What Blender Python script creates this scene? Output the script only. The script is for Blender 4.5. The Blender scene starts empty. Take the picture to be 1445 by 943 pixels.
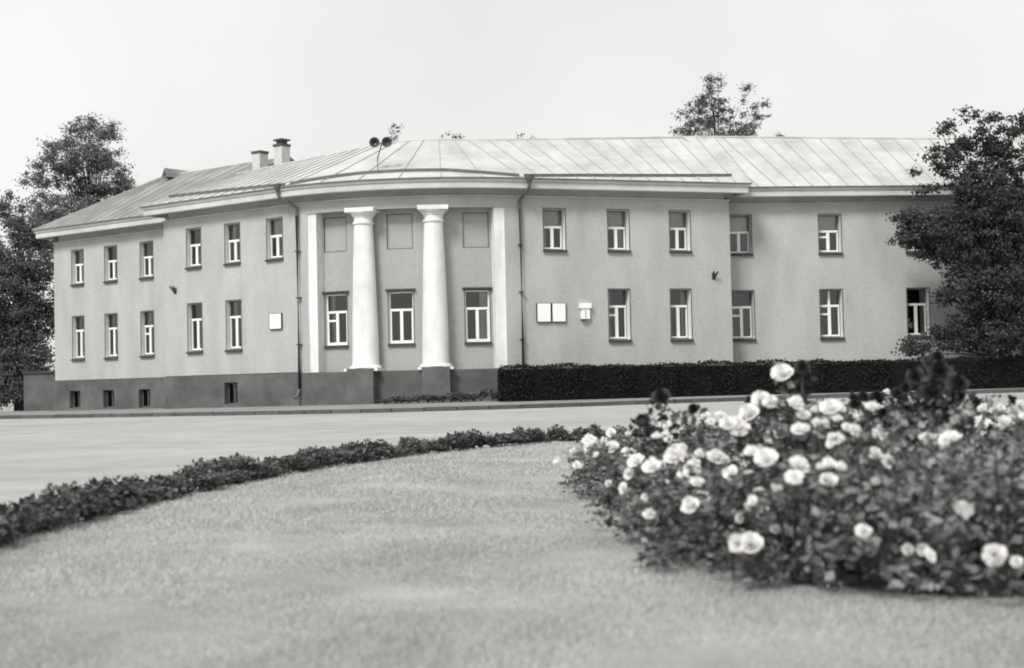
import bpy, math, random
import numpy as np
from mathutils import Vector, Matrix

random.seed(7)
rng = np.random.default_rng(11)
sc = bpy.context.scene
col = sc.collection

# ------------------------------------------------------------------ camera
EYE = Vector((0.0, 0.0, 0.66))
PITCH, ROLL = math.radians(1.986), math.radians(-1.242)
cam = bpy.data.cameras.new("camera")
cam.sensor_width = 36.0
cam.lens = 2100 / 1445 * 36.0
cam.clip_start = 0.1
cam.clip_end = 3000
cam.dof.use_dof = True
cam.dof.focus_distance = 57.0
cam.dof.aperture_fstop = 2.1
co = bpy.data.objects.new("camera", cam)
col.objects.link(co)
cr, sr, cp, sp = math.cos(ROLL), math.sin(ROLL), math.cos(PITCH), math.sin(PITCH)
vr, vu, vf = (cr, -sp * sr, cp * sr), (-sr, -sp * cr, cp * cr), (0, cp, sp)
co.matrix_world = Matrix(((vr[0], vu[0], -vf[0], EYE.x), (vr[1], vu[1], -vf[1], EYE.y),
                          (vr[2], vu[2], -vf[2], EYE.z), (0, 0, 0, 1)))
sc.camera = co

# ------------------------------------------------------------------ light
SUN_EL, SUN_AZ = math.radians(47), math.radians(-150)      # azimuth from +Y towards +X
to_sun = Vector((math.cos(SUN_EL) * math.sin(SUN_AZ), math.cos(SUN_EL) * math.cos(SUN_AZ), math.sin(SUN_EL)))
world = bpy.data.worlds.new("World")
sc.world = world
world.use_nodes = True
nt = world.node_tree
nt.nodes.clear()
sky = nt.nodes.new("ShaderNodeTexSky")
sky.sky_type = 'NISHITA'
sky.sun_disc = False
sky.sun_elevation = SUN_EL
sky.sun_rotation = SUN_AZ
sky.air_density = 1.0
sky.dust_density = 6.0
sky.ozone_density = 1.0
bw = nt.nodes.new("ShaderNodeRGBToBW")
nt.links.new(sky.outputs[0], bw.inputs[0])
# thin even overcast: the clear-sky gradient is mostly levelled by the cloud layer
cl = nt.nodes.new("ShaderNodeMapRange")
cl.inputs[1].default_value = 0.0
cl.inputs[2].default_value = 20.0
cl.inputs[3].default_value = 7.1
cl.inputs[4].default_value = 11.4
cl.clamp = True
nt.links.new(bw.outputs[0], cl.inputs[0])
tc = nt.nodes.new("ShaderNodeTexCoord")
nz = nt.nodes.new("ShaderNodeTexNoise")
nz.inputs["Scale"].default_value = 2.6
nz.inputs["Detail"].default_value = 3.0
nt.links.new(tc.outputs["Generated"], nz.inputs["Vector"])
nm = nt.nodes.new("ShaderNodeMapRange")
nm.inputs[1].default_value = 0.3
nm.inputs[2].default_value = 0.7
nm.inputs[3].default_value = 0.91
nm.inputs[4].default_value = 1.06
nt.links.new(nz.outputs[0], nm.inputs[0])
mu = nt.nodes.new("ShaderNodeMath")
mu.operation = 'MULTIPLY'
nt.links.new(cl.outputs[0], mu.inputs[0])
nt.links.new(nm.outputs[0], mu.inputs[1])
tint = nt.nodes.new("ShaderNodeVectorMath")
tint.operation = 'SCALE'
tint.inputs[0].default_value = (1.0, 0.995, 0.98)
nt.links.new(mu.outputs[0], tint.inputs["Scale"])
bg = nt.nodes.new("ShaderNodeBackground")
bg.inputs[1].default_value = 0.1
nt.links.new(tint.outputs[0], bg.inputs[0])
wo = nt.nodes.new("ShaderNodeOutputWorld")
nt.links.new(bg.outputs[0], wo.inputs[0])

sun = bpy.data.lights.new("sun", 'SUN')
sun.energy = 2.7
sun.angle = math.radians(16)
sun.color = (1.0, 0.985, 0.965)
so = bpy.data.objects.new("sun", sun)
col.objects.link(so)
so.rotation_euler = (-to_sun).to_track_quat('-Z', 'Y').to_euler()
so.location = (-20, -20, 40)

sc.view_settings.view_transform = 'Standard'
sc.view_settings.look = 'None'
sc.view_settings.exposure = 0.25
sc.view_settings.gamma = 1.0
sc.view_settings.use_curve_mapping = False
sc.cycles.max_bounces = 6
sc.cycles.diffuse_bounces = 3
sc.cycles.transparent_max_bounces = 8
sc.cycles.filter_width = 1.9


# ------------------------------------------------------------------ materials
def grey(v):
    return (v * 1.006, v, v * 0.982, 1.0)


def mat(name, v, var=0.0, scale=1.0, rough=0.85, bump=0.0, bscale=40.0, spec=0.3, stain=0.0, sscale=(0.3, 0.3, 0.1),
        metal=0.0, transl=0.0, rnd=0.0):
    m = bpy.data.materials.new(name)
    m.use_nodes = True
    t = m.node_tree
    b = t.nodes["Principled BSDF"]
    b.inputs["Roughness"].default_value = rough
    b.inputs["Specular IOR Level"].default_value = spec
    b.inputs["Metallic"].default_value = metal
    b.inputs["Base Color"].default_value = grey(v)
    val = None

    def mul(a, lo, hi, src_lo=0.3, src_hi=0.7):
        r = t.nodes.new("ShaderNodeMapRange")
        r.inputs[1].default_value = src_lo
        r.inputs[2].default_value = src_hi
        r.inputs[3].default_value = lo
        r.inputs[4].default_value = hi
        t.links.new(a, r.inputs[0])
        return r.outputs[0]
    facs = []
    geo = t.nodes.new("ShaderNodeNewGeometry")
    if var > 0:
        n = t.nodes.new("ShaderNodeTexNoise")
        n.inputs["Scale"].default_value = scale
        n.inputs["Detail"].default_value = 7.0
        n.inputs["Roughness"].default_value = 0.65
        t.links.new(geo.outputs["Position"], n.inputs["Vector"])
        facs.append(mul(n.outputs[0], 1 - var, 1 + var))
    if stain > 0:
        n = t.nodes.new("ShaderNodeTexNoise")
        n.inputs["Scale"].default_value = 1.0
        n.inputs["Detail"].default_value = 4.0
        mp = t.nodes.new("ShaderNodeMapping")
        mp.inputs["Scale"].default_value = sscale
        t.links.new(geo.outputs["Position"], mp.inputs["Vector"])
        t.links.new(mp.outputs[0], n.inputs["Vector"])
        facs.append(mul(n.outputs[0], 1 - stain, 1 + stain * 0.6, 0.32, 0.62))
    if rnd > 0:
        oi = t.nodes.new("ShaderNodeObjectInfo")
        facs.append(mul(oi.outputs["Random"], 1 - rnd, 1 + rnd, 0, 1))
        facs.append(mul(geo.outputs["Random Per Island"], 1 - rnd, 1 + rnd, 0, 1))
    if facs:
        cur = facs[0]
        for f in facs[1:]:
            k = t.nodes.new("ShaderNodeMath")
            k.operation = 'MULTIPLY'
            t.links.new(cur, k.inputs[0])
            t.links.new(f, k.inputs[1])
            cur = k.outputs[0]
        s = t.nodes.new("ShaderNodeVectorMath")
        s.operation = 'SCALE'
        s.inputs[0].default_value = grey(v)[:3]
        t.links.new(cur, s.inputs["Scale"])
        t.links.new(s.outputs[0], b.inputs["Base Color"])
    if bump > 0:
        n = t.nodes.new("ShaderNodeTexNoise")
        n.inputs["Scale"].default_value = bscale
        n.inputs["Detail"].default_value = 5.0
        t.links.new(geo.outputs["Position"], n.inputs["Vector"])
        bp = t.nodes.new("ShaderNodeBump")
        bp.inputs["Strength"].default_value = bump
        bp.inputs["Distance"].default_value = 0.02
        t.links.new(n.outputs[0], bp.inputs["Height"])
        t.links.new(bp.outputs[0], b.inputs["Normal"])
    if transl > 0:
        tr = t.nodes.new("ShaderNodeBsdfTranslucent")
        tr.inputs[0].default_value = grey(v * 1.2)
        mx = t.nodes.new("ShaderNodeMixShader")
        mx.inputs[0].default_value = transl
        t.links.new(b.outputs[0], mx.inputs[1])
        t.links.new(tr.outputs[0], mx.inputs[2])
        t.links.new(mx.outputs[0], t.nodes["Material Output"].inputs[0])
    return m


def glass_mat():
    m = bpy.data.materials.new("window_glass")
    m.use_nodes = True
    t = m.node_tree
    t.nodes.clear()
    tr = t.nodes.new("ShaderNodeBsdfTransparent")
    tr.inputs[0].default_value = (0.92, 0.92, 0.9, 1)
    gl = t.nodes.new("ShaderNodeBsdfGlossy")
    gl.inputs["Roughness"].default_value = 0.03
    gl.inputs[0].default_value = (0.95, 0.95, 0.93, 1)
    fr = t.nodes.new("ShaderNodeFresnel")
    fr.inputs[0].default_value = 1.85
    mx = t.nodes.new("ShaderNodeMixShader")
    out = t.nodes.new("ShaderNodeOutputMaterial")
    t.links.new(fr.outputs[0], mx.inputs[0])
    t.links.new(tr.outputs[0], mx.inputs[1])
    t.links.new(gl.outputs[0], mx.inputs[2])
    t.links.new(mx.outputs[0], out.inputs[0])
    return m


M = {
    'stucco': mat('pale_stucco', 0.41, 0.10, 11.0, 0.95, 0.6, 25, 0.15, stain=0.11, sscale=(0.9, 0.9, 0.3)),
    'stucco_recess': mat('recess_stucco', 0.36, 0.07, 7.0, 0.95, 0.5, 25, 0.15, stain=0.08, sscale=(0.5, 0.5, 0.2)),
    'white': mat('white_limewash', 0.71, 0.07, 2.6, 0.85, 0.25, 18, 0.2, stain=0.14, sscale=(1.8, 1.8, 0.35)),
    'cornice': mat('cornice_plaster', 0.51, 0.08, 2.5, 0.9, 0.2, 20, 0.2, stain=0.12, sscale=(0.6, 0.6, 0.9)),
    'plinth': mat('dark_render_plinth', 0.115, 0.22, 1.3, 0.95, 0.6, 22, 0.15, stain=0.25, sscale=(0.5, 0.5, 0.9)),
    'roof': mat('painted_sheet_metal', 0.45, 0.10, 2.4, 0.62, 0.15, 3, 0.35, stain=0.17, sscale=(0.7, 0.45, 0.9)),
    'seam': mat('roof_seam_metal', 0.37, 0.12, 2.0, 0.6, 0, 1, 0.35),
    'roof_old': mat('weathered_sheet_metal', 0.24, 0.2, 1.0, 0.7, 0.15, 3, 0.3, stain=0.25, sscale=(0.5, 0.5, 0.8)),
    'hedge_core': mat('hedge_twigs', 0.012, 0.2, 4.0, 1.0, 0, 1, 0.0),
    'frame_outer': mat('dark_frame_paint', 0.22, 0.2, 5.0, 0.7),  # outer window frame, darker than the white sashes
    'dark_metal': mat('dark_iron', 0.055, 0.15, 4.0, 0.6, 0, 1, 0.4),
    'sill': mat('tin_sill', 0.045, 0.2, 4.0, 0.6, 0, 1, 0.4),
    'pipe': mat('tin_downpipe', 0.11, 0.25, 2.5, 0.6, 0, 1, 0.4),
    'frame': mat('white_window_paint', 0.78, 0.05, 5.0, 0.55, 0, 1, 0.4),
    'dark_edging': mat('casing_and_shadow_edge', 0.10, 0.15, 5.0, 0.7),  # one dark tone, shared by basement frames and painted shadow outlines
    'reveal': mat('reveal_plaster', 0.66, 0.06, 3.0, 0.9),
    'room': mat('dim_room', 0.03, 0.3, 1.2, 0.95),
    'curtain': mat('net_curtain', 0.75, 0.1, 3.0, 0.95, transl=0.3),
    'plate': mat('white_enamel', 0.85, 0.03, 6.0, 0.4, 0, 1, 0.5),
    'brick': mat('chimney_render', 0.50, 0.15, 5.0, 0.95, 0.4, 30),
    'asphalt': mat('worn_pale_asphalt', 0.34, 0.14, 0.9, 0.95, 0.3, 30, 0.1, stain=0.10, sscale=(0.10, 0.16, 0.1)),
    'pavement': mat('pavement_concrete', 0.24, 0.15, 0.9, 0.95, 0.3, 30, 0.1, stain=0.15, sscale=(0.2, 0.5, 0.1)),
    'kerb': mat('kerb_granite', 0.085, 0.2, 3.0, 0.9, rnd=0.15),
    'ground': mat('bare_ground', 0.30, 0.2, 0.3, 0.95),
    'turf': mat('turf_soil', 0.30, 0.3, 0.9, 1.0, 0.5, 60, 0.05, stain=0.2, sscale=(0.6, 0.25, 0.5)),
    'grass': mat('grass_blades', 0.47, 0.20, 1.3, 0.9, 0, 1, 0.08, stain=0.12, sscale=(0.8, 0.35, 0.5), transl=0.3, rnd=0.06),
    'soil': mat('bed_soil', 0.06, 0.3, 6.0, 1.0, 0.8, 30),
    'bark': mat('tree_bark', 0.03, 0.3, 5.0, 0.95, 0.5, 12),
    'leaf_far': mat('tree_leaves_far', 0.17, 0.3, 0.6, 0.75, 0, 1, 0.25, transl=0.25, rnd=0.3),
    'leaf_mid': mat('tree_leaves_far_pale', 0.11, 0.3, 0.6, 0.75, 0, 1, 0.25, transl=0.25, rnd=0.3),
    'leaf_tree': mat('linden_leaves', 0.085, 0.3, 1.0, 0.7, 0, 1, 0.3, transl=0.25, rnd=0.45),
    'leaf_hedge': mat('hedge_leaves', 0.03, 0.3, 2.0, 1.0, 0, 1, 0.05, transl=0.1, rnd=0.35),
    'leaf_rose': mat('rose_leaves', 0.125, 0.5, 2.2, 0.45, 0, 1, 0.6, transl=0.08, rnd=0.55),
    'leaf_dark': mat('dark_rose_leaves', 0.045, 0.35, 3.0, 0.6, 0, 1, 0.3, transl=0.15, rnd=0.4),
    'leaf_edge': mat('edging_leaves', 0.075, 0.3, 2.0, 0.5, 0, 1, 0.5, transl=0.2, rnd=0.4),
    'petal': mat('white_petals', 0.86, 0.04, 9.0, 0.7, 0, 1, 0.2, transl=0.3),
    'petal_dark': mat('dark_red_petals', 0.035, 0.2, 9.0, 0.6, 0, 1, 0.3, transl=0.15),
    'petal_small': mat('pale_small_petals', 0.62, 0.1, 9.0, 0.7, 0, 1, 0.2, transl=0.3),
    'stem': mat('green_stem', 0.06, 0.2, 9.0, 0.7),
    'glass': glass_mat(),
}


# ------------------------------------------------------------------ helpers
class MB:
    def __init__(s):
        s.v, s.f = [], []

    def quad(s, a, b, c, d):
        i = len(s.v)
        s.v += [a, b, c, d]
        s.f.append((i, i + 1, i + 2, i + 3))

    def hexa(s, p):
        """eight corners: bottom ring 0-3, top ring 4-7"""
        i = len(s.v)
        s.v += list(p)
        for f in ((0, 3, 2, 1), (4, 5, 6, 7), (0, 1, 5, 4), (1, 2, 6, 5), (2, 3, 7, 6), (3, 0, 4, 7)):
            s.f.append(tuple(i + k for k in f))

    def box(s, a, b):
        (x0, y0, z0), (x1, y1, z1) = a, b
        s.hexa([(x0, y0, z0), (x1, y0, z0), (x1, y1, z0), (x0, y1, z0), (x0, y0, z1), (x1, y0, z1), (x1, y1, z1), (x0, y1, z1)])

    def grid(s, rows):
        """rows of points -> quads"""
        i = len(s.v)
        n = len(rows[0])
        for r in rows:
            s.v += list(r)
        for a in range(len(rows) - 1):
            for b in range(n - 1):
                k = i + a * n + b
                s.f.append((k, k + 1, k + n + 1, k + n))

    def tube(s, pts, rad, seg=8, cap=True):
        pts = [Vector(p) for p in pts]
        rings = []
        for i, p in enumerate(pts):
            d = (pts[min(i + 1, len(pts) - 1)] - pts[max(i - 1, 0)]).normalized()
            u = d.cross(Vector((0, 0, 1)))
            if u.length < 1e-3:
                u = Vector((1, 0, 0))
            u.normalize()
            w = d.cross(u).normalized()
            r = float(rad[i] if isinstance(rad, (list, tuple)) else rad)
            rings.append([tuple(p + r * (math.cos(2 * math.pi * k / seg) * u + math.sin(2 * math.pi * k / seg) * w)) for k in range(seg)])
        i0 = len(s.v)
        for r in rings:
            s.v += r
        for a in range(len(rings) - 1):
            for k in range(seg):
                s.f.append((i0 + a * seg + k, i0 + a * seg + (k + 1) % seg, i0 + (a + 1) * seg + (k + 1) % seg, i0 + (a + 1) * seg + k))
        if cap:
            s.f.append(tuple(i0 + k for k in range(seg)))
            s.f.append(tuple(i0 + (len(rings) - 1) * seg + k for k in reversed(range(seg))))

    def lathe(s, prof, c, seg=32):
        i0 = len(s.v)
        for r, z in prof:
            for k in range(seg):
                a = 2 * math.pi * k / seg
                s.v.append((c[0] + r * math.cos(a), c[1] + r * math.sin(a), c[2] + z))
        for a in range(len(prof) - 1):
            for k in range(seg):
                s.f.append((i0 + a * seg + k, i0 + a * seg + (k + 1) % seg, i0 + (a + 1) * seg + (k + 1) % seg, i0 + (a + 1) * seg + k))
        s.f.append(tuple(i0 + k for k in reversed(range(seg))))
        s.f.append(tuple(i0 + (len(prof) - 1) * seg + k for k in range(seg)))

    def mesh(s, name, m, off=(0, 0, 0), smooth=False):
        me = bpy.data.meshes.new(name)
        me.from_pydata([(p[0] - off[0], p[1] - off[1], p[2] - off[2]) for p in s.v], [], s.f)
        me.materials.append(m)
        if smooth:
            me.polygons.foreach_set("use_smooth", [True] * len(me.polygons))
            try:
                me.set_sharp_from_angle(angle=math.radians(38))
            except Exception:
                pass
        me.update()
        return me

    def build(s, name, m, parent=None, smooth=False):
        off = (0, 0, 0)
        if parent is not None:
            off = parent["_org"] if "_org" in parent else (0, 0, 0)
        o = bpy.data.objects.new(name, s.mesh(name, m, off, smooth))
        col.objects.link(o)
        if parent is not None:
            o.parent = parent
            o["_org"] = off
        return o


def tri_soup(name, verts, n, m):
    """verts (k*n,3): k polygons of n corners each, all separate"""
    me = bpy.data.meshes.new(name)
    k = len(verts) // n
    me.vertices.add(len(verts))
    me.vertices.foreach_set("co", np.asarray(verts, np.float32).ravel())
    me.loops.add(k * n)
    me.loops.foreach_set("vertex_index", np.arange(k * n, dtype=np.int32))
    me.polygons.add(k)
    me.polygons.foreach_set("loop_start", np.arange(0, k * n, n, dtype=np.int32))
    me.polygons.foreach_set("loop_total", np.full(k, n, np.int32))
    me.materials.append(m)
    me.update(calc_edges=True)
    me.validate()
    return me


def link(name, me, parent=None, loc=(0, 0, 0), rz=0.0, scale=1.0):
    o = bpy.data.objects.new(name, me)
    col.objects.link(o)
    o.location = loc
    o.rotation_euler = (0, 0, rz)
    o.scale = (scale,) * 3 if not isinstance(scale, tuple) else scale
    if parent is not None:
        o.parent = parent
    return o


def tag(o, label=None, cat=None, group=None, kind=None):
    if label:
        o["label"] = label
    if cat:
        o["category"] = cat
    if group:
        o["group"] = group
    if kind:
        o["kind"] = kind
    return o


def thing(name, label, cat, loc=(0, 0, 0), group=None, rz=0.0):
    o = bpy.data.objects.new(name, None)
    o.empty_display_size = 0.3
    col.objects.link(o)
    o.location = loc
    o.rotation_euler = (0, 0, rz)
    o["_org"] = tuple(loc)
    return tag(o, label, cat, group)


def leaf_cards(centres, size, tilt=1.0, aspect=0.55, seed=0, normals=None, nbias=0.0, elong=1.0):
    """diamond leaves, one quad each, slightly folded; centres (n,3)"""
    r = np.random.default_rng(seed)
    n = len(centres)
    a = r.normal(size=(n, 3))
    a[:, 2] *= tilt
    a /= np.linalg.norm(a, axis=1, keepdims=True) + 1e-9
    b = r.normal(size=(n, 3))
    if normals is not None:
        nn = normals * nbias + r.normal(size=(n, 3)) * (1 - nbias)
        a = np.cross(nn, b)
        a /= np.linalg.norm(a, axis=1, keepdims=True) + 1e-9
        b = np.cross(a, nn)
    b -= (b * a).sum(1, keepdims=True) * a
    b /= np.linalg.norm(b, axis=1, keepdims=True) + 1e-9
    c = np.cross(a, b)
    s = size * r.uniform(0.6, 1.3, (n, 1))
    L, w = s * elong, s * aspect
    v = np.empty((n, 4, 3))
    v[:, 0] = centres - a * L * 0.5
    v[:, 1] = centres + b * w * 0.5 + c * s * 0.10
    v[:, 2] = centres + a * L * 0.5 - c * s * 0.08
    v[:, 3] = centres - b * w * 0.5 + c * s * 0.10
    return v.reshape(-1, 3)


def smoothstep(a, b, x):
    t = np.clip((x - a) / (b - a), 0, 1)
    return t


def gz(x, y):
    """lie of the land: rises gently from the lawn to the building, a little more towards the right"""
    s = float(np.clip((y - 8) / 42.0, 0, 1))
    return -0.42 + s * (0.30 + 0.006 * max(-30.0, min(30.0, x)))


# ------------------------------------------------------------------ plan of the building
DIRB = Vector((1.0, -0.7728, 0)).normalized()
NB = Vector((DIRB.y, -DIRB.x, 0))                 # outward
B0, B1 = Vector((-14.56, 62.38, 0)), Vector((-8.13, 57.42, 0))
B0 = B1 - DIRB * (B1 - B0).length
LB = (B1 - B0).length
DIRC = Vector((1.0, 0.3233, 0)).normalized()
NC = Vector((DIRC.y, -DIRC.x, 0))
C0 = Vector((0.27, 56.60, 0))
LC = 8.96
C1 = C0 + DIRC * LC
DIRA = DIRB.copy()
NA = NB.copy()
A0 = Vector((-21.65, 70.41, 0))
LA = 8.6
DIRD = Vector((1.0, 0.10, 0)).normalized()
ND = Vector((DIRD.y, -DIRD.x, 0))
D0 = Vector((8.3, 60.58, 0))
LD = 19.0
# the bow: an arc from B1 to C0
ch = C0 - B1
ALPHA = math.radians(26)
RAD = ch.length / 2 / math.sin(ALPHA)
CH_ANG = math.atan2(ch.y, ch.x)
MID = (B1 + C0) / 2
CEN = MID + Vector((-math.sin(CH_ANG), math.cos(CH_ANG), 0)) * RAD * math.cos(ALPHA)
LBOW = RAD * 2 * ALPHA


def line_map(o, d, n):
    return lambda s, z, k=0.0: (o.x + d.x * s + n.x * k, o.y + d.y * s + n.y * k, z)


def bow_map(s, z, k=0.0):
    th = CH_ANG - ALPHA + s / RAD
    return (CEN.x + (RAD + k) * math.sin(th), CEN.y - (RAD + k) * math.cos(th), z)


mapA, mapB, mapC, mapD = line_map(A0, DIRA, NA), line_map(B0, DIRB, NB), line_map(C0, DIRC, NC), line_map(D0, DIRD, ND)
ZP, ZLB, ZLT, ZUB, ZUT, ZC = 1.32, 2.36, 4.32, 5.85, 7.42, 8.0
ZBASE = -0.45
PITCH_R = 0.38

bld = thing('corner_building', 'long two storey pale stucco building with rounded portico corner and metal roof', 'building', (-4.0, 57.0, 0.0))


def mbox(mb, mp, s0, s1, z0, z1, k0, k1, n=1):
    """box in wall coordinates, split along s so that it can follow the bow"""
    ss = [s0 + (s1 - s0) * i / n for i in range(n + 1)]
    i0 = len(mb.v)
    for s in ss:
        mb.v += [mp(s, z0, k0), mp(s, z0, k1), mp(s, z1, k1), mp(s, z1, k0)]
    for j in range(n):
        a, b = i0 + 4 * j, i0 + 4 * j + 4
        for q in range(4):
            mb.f.append((a + q, a + (q + 1) % 4, b + (q + 1) % 4, b + q))
    mb.f.append((i0, i0 + 3, i0 + 2, i0 + 1))
    e = i0 + 4 * n
    mb.f.append((e, e + 1, e + 2, e + 3))


def wall(name, mp, s0, s1, z0, z1, holes, m, step=None, k=0.0):
    sb = {s0, s1}
    zb = {z0, z1}
    for a, b, c, d in holes:
        sb |= {a, b}
        zb |= {c, d}
    if step:
        n = int((s1 - s0) / step)
        sb |= {s0 + (s1 - s0) * i / n for i in range(n + 1)}
    sb = sorted(sb)
    zb = sorted(zb)
    mb = MB()
    for i in range(len(sb) - 1):
        for j in range(len(zb) - 1):
            cs, cz = (sb[i] + sb[i + 1]) / 2, (zb[j] + zb[j + 1]) / 2
            if sb[i + 1] - sb[i] < 1e-4 or any(a < cs < b and c < cz < d for a, b, c, d in holes):
                continue
            mb.quad(mp(sb[i], zb[j], k), mp(sb[i + 1], zb[j], k), mp(sb[i + 1], zb[j + 1], k), mp(sb[i], zb[j + 1], k))
    return mb.build(name, m, bld)


wrand = random.Random(5)


def window(mp, s, z0, z1, w=0.87, k=0.0, transom=0.34, full_mullion=False, vent=False, vent_open=False, curtain=0, blind=False,
           depth=0.16, head=False, label=None, white=False):
    """window part > reveal, pane, sill, curtain, interior"""
    a, b = s - w / 2, s + w / 2
    kf = k - depth
    fr = MB()
    t = 0.045
    zt = z1 - (z1 - z0) * transom
    kk0, kk1 = kf - 0.05, kf + 0.03
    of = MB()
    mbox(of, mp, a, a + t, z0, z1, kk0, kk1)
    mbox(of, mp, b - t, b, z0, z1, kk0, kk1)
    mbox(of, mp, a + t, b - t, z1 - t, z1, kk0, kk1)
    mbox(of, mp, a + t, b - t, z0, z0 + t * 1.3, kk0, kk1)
    mbox(fr, mp, a + t, b - t, zt - 0.045, zt + 0.045, kk0, kk1 + 0.02)
    mbox(fr, mp, s - 0.062, s + 0.062, z0 + t * 1.3, zt - 0.045, kk0, kk1 + 0.012)
    for u0 in (a + t + 0.001, b - t - 0.046):          # casement stiles
        mbox(fr, mp, u0, u0 + 0.045, z0 + t * 1.3, zt - 0.045, kk0, kk1 + 0.006)
    for u0, u1 in ((a + t + 0.046, s - 0.062), (s + 0.062, b - t - 0.046)):
        mbox(fr, mp, u0, u1, z0 + t * 1.3, z0 + t * 1.3 + 0.05, kk0, kk1 + 0.004)
    if full_mullion:
        mbox(fr, mp, s - 0.045, s + 0.045, zt + 0.045, z1 - t, kk0, kk1 + 0.012)
    zv = zt - (zt - z0) * 0.26
    if vent:
        mbox(fr, mp, a + t, s - 0.055, zv - 0.04, zv + 0.04, kk0, kk1 + 0.008)
    win = fr.build('window', M['frame'], bld)
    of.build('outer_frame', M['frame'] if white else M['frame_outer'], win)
    if label:
        win["label"] = label
    # glass
    panes = []
    if full_mullion:
        panes += [(a + t, s - 0.045, zt + 0.045, z1 - t), (s + 0.045, b - t, zt + 0.045, z1 - t)]
    else:
        panes += [(a + t, b - t, zt + 0.045, z1 - t)]
    panes += [(s + 0.055, b - t, z0 + t * 1.3, zt - 0.045)]
    if vent:
        panes += [(a + t, s - 0.055, z0 + t * 1.3, zv - 0.04)]
        if not vent_open:
            panes += [(a + t, s - 0.055, zv + 0.04, zt - 0.045)]
    else:
        panes += [(a + t, s - 0.055, z0 + t * 1.3, zt - 0.045)]
    for p in panes:
        g = MB()
        tl = wrand.uniform(-0.006, 0.006)
        g.quad(mp(p[0], p[2], kf - 0.01), mp(p[1], p[2], kf - 0.01 + tl), mp(p[1], p[3], kf - 0.01 + tl), mp(p[0], p[3], kf - 0.01))
        g.build('pane', M['glass'], win)
    if vent and vent_open:
        g = MB()                      # small casement swung inwards
        zc0, zc1 = zv + 0.04, zt - 0.045
        for q0, q1 in (((0.0, 0.0), (0.03, 0.2)),):
            mbox(g, mp, a + t, a + t + 0.03, zc0, zc1, kf - 0.26, kf - 0.06)
        g.build('vent_casement', M['frame'], win)
    # reveal: the four plastered sides of the opening
    rv = MB()
    kb = kf - 0.05
    rv.quad(mp(a, z0, k), mp(a, z0, kb), mp(a, z1, kb), mp(a, z1, k))
    rv.quad(mp(b, z0, kb), mp(b, z0, k), mp(b, z1, k), mp(b, z1, kb))
    rv.quad(mp(a, z1, k), mp(a, z1, kb), mp(b, z1, kb), mp(b, z1, k))
    rv.quad(mp(a, z0, kb), mp(a, z0, k), mp(b, z0, k), mp(b, z0, kb))
    rv.build('reveal', M['reveal'], win)
    # dim room behind
    rm = MB()
    kr = kf - 1.6
    A_, B_ = a - 0.25, b + 0.25
    Z0, Z1 = z0 - 0.3, z1 + 0.1
    ks = kf - 0.06
    rm.quad(mp(A_, Z0, kr), mp(B_, Z0, kr), mp(B_, Z1, kr), mp(A_, Z1, kr))
    rm.quad(mp(A_, Z0, ks), mp(A_, Z0, kr), mp(A_, Z1, kr), mp(A_, Z1, ks))
    rm.quad(mp(B_, Z0, kr), mp(B_, Z0, ks), mp(B_, Z1, ks), mp(B_, Z1, kr))
    rm.quad(mp(A_, Z1, ks), mp(A_, Z1, kr), mp(B_, Z1, kr), mp(B_, Z1, ks))
    rm.quad(mp(A_, Z0, kr), mp(A_, Z0, ks), mp(B_, Z0, ks), mp(B_, Z0, kr))
    for (u0, u1, y0, y1) in ((A_, a, Z0, Z1), (b, B_, Z0, Z1), (a, b, Z0, z0), (a, b, z1, Z1)):
        rm.quad(mp(u0, y0, ks), mp(u1, y0, ks), mp(u1, y1, ks), mp(u0, y1, ks))
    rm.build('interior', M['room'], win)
    # net curtains / blind
    def drape(u0, u1, y0, y1):
        c = MB()
        n = 14
        rows = []
        for y in (y0, y1):
            rows.append([mp(u0 + (u1 - u0) * i / n, y, kf - 0.14 + 0.025 * math.sin(i * 2.2 + u0 * 7)) for i in range(n + 1)])
        c.grid(rows)
        c.build('curtain', M['curtain'], win)
    if blind:
        drape(a + 0.02, b - 0.02, zt + 0.02, z1 - 0.02)
    if curtain & 1:
        drape(a + 0.02, a + 0.02 + w * wrand.uniform(0.2, 0.36), z0 + 0.02, zt if blind else z1 - 0.02)
    if curtain & 2:
        drape(b - 0.02 - w * wrand.uniform(0.2, 0.36), b - 0.02, z0 + 0.02, zt if blind else z1 - 0.02)
    # tin sill, sloping
    sl = MB()
    e = 0.05
    sl.hexa([mp(a - e, z0 - 0.10, k + 0.002), mp(b + e, z0 - 0.10, k + 0.002), mp(b + e, z0 - 0.10, k + 0.10), mp(a - e, z0 - 0.10, k + 0.10),
             mp(a - e, z0 + 0.002, k + 0.002), mp(b + e, z0 + 0.002, k + 0.002), mp(b + e, z0 - 0.055, k + 0.10), mp(a - e, z0 - 0.055, k + 0.10)])
    sl.build('sill', M['sill'], win)
    # dark strips painted in for the thin shadow outline round the opening
    ed = MB()
    q = 0.035
    mbox(ed, mp, a - q, a, z0, z1 + q, k + 0.001, k + 0.016)
    mbox(ed, mp, b, b + q, z0, z1 + q, k + 0.001, k + 0.016)
    mbox(ed, mp, a, b, z1, z1 + q, k + 0.001, k + 0.016)
    ed.build('shadow_outline', M['dark_edging'], win)
    if head:
        hd = MB()
        mbox(hd, mp, a - 0.1, b + 0.1, z1 + 0.04, z1 + 0.11, k + 0.002, k + 0.12)
        hd.build('drip_moulding', M['sill'], win)
    return (a, b, z0, z1)


def sx(o, d, x):
    return (x - o.x) / d.x


W = 0.87
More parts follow.
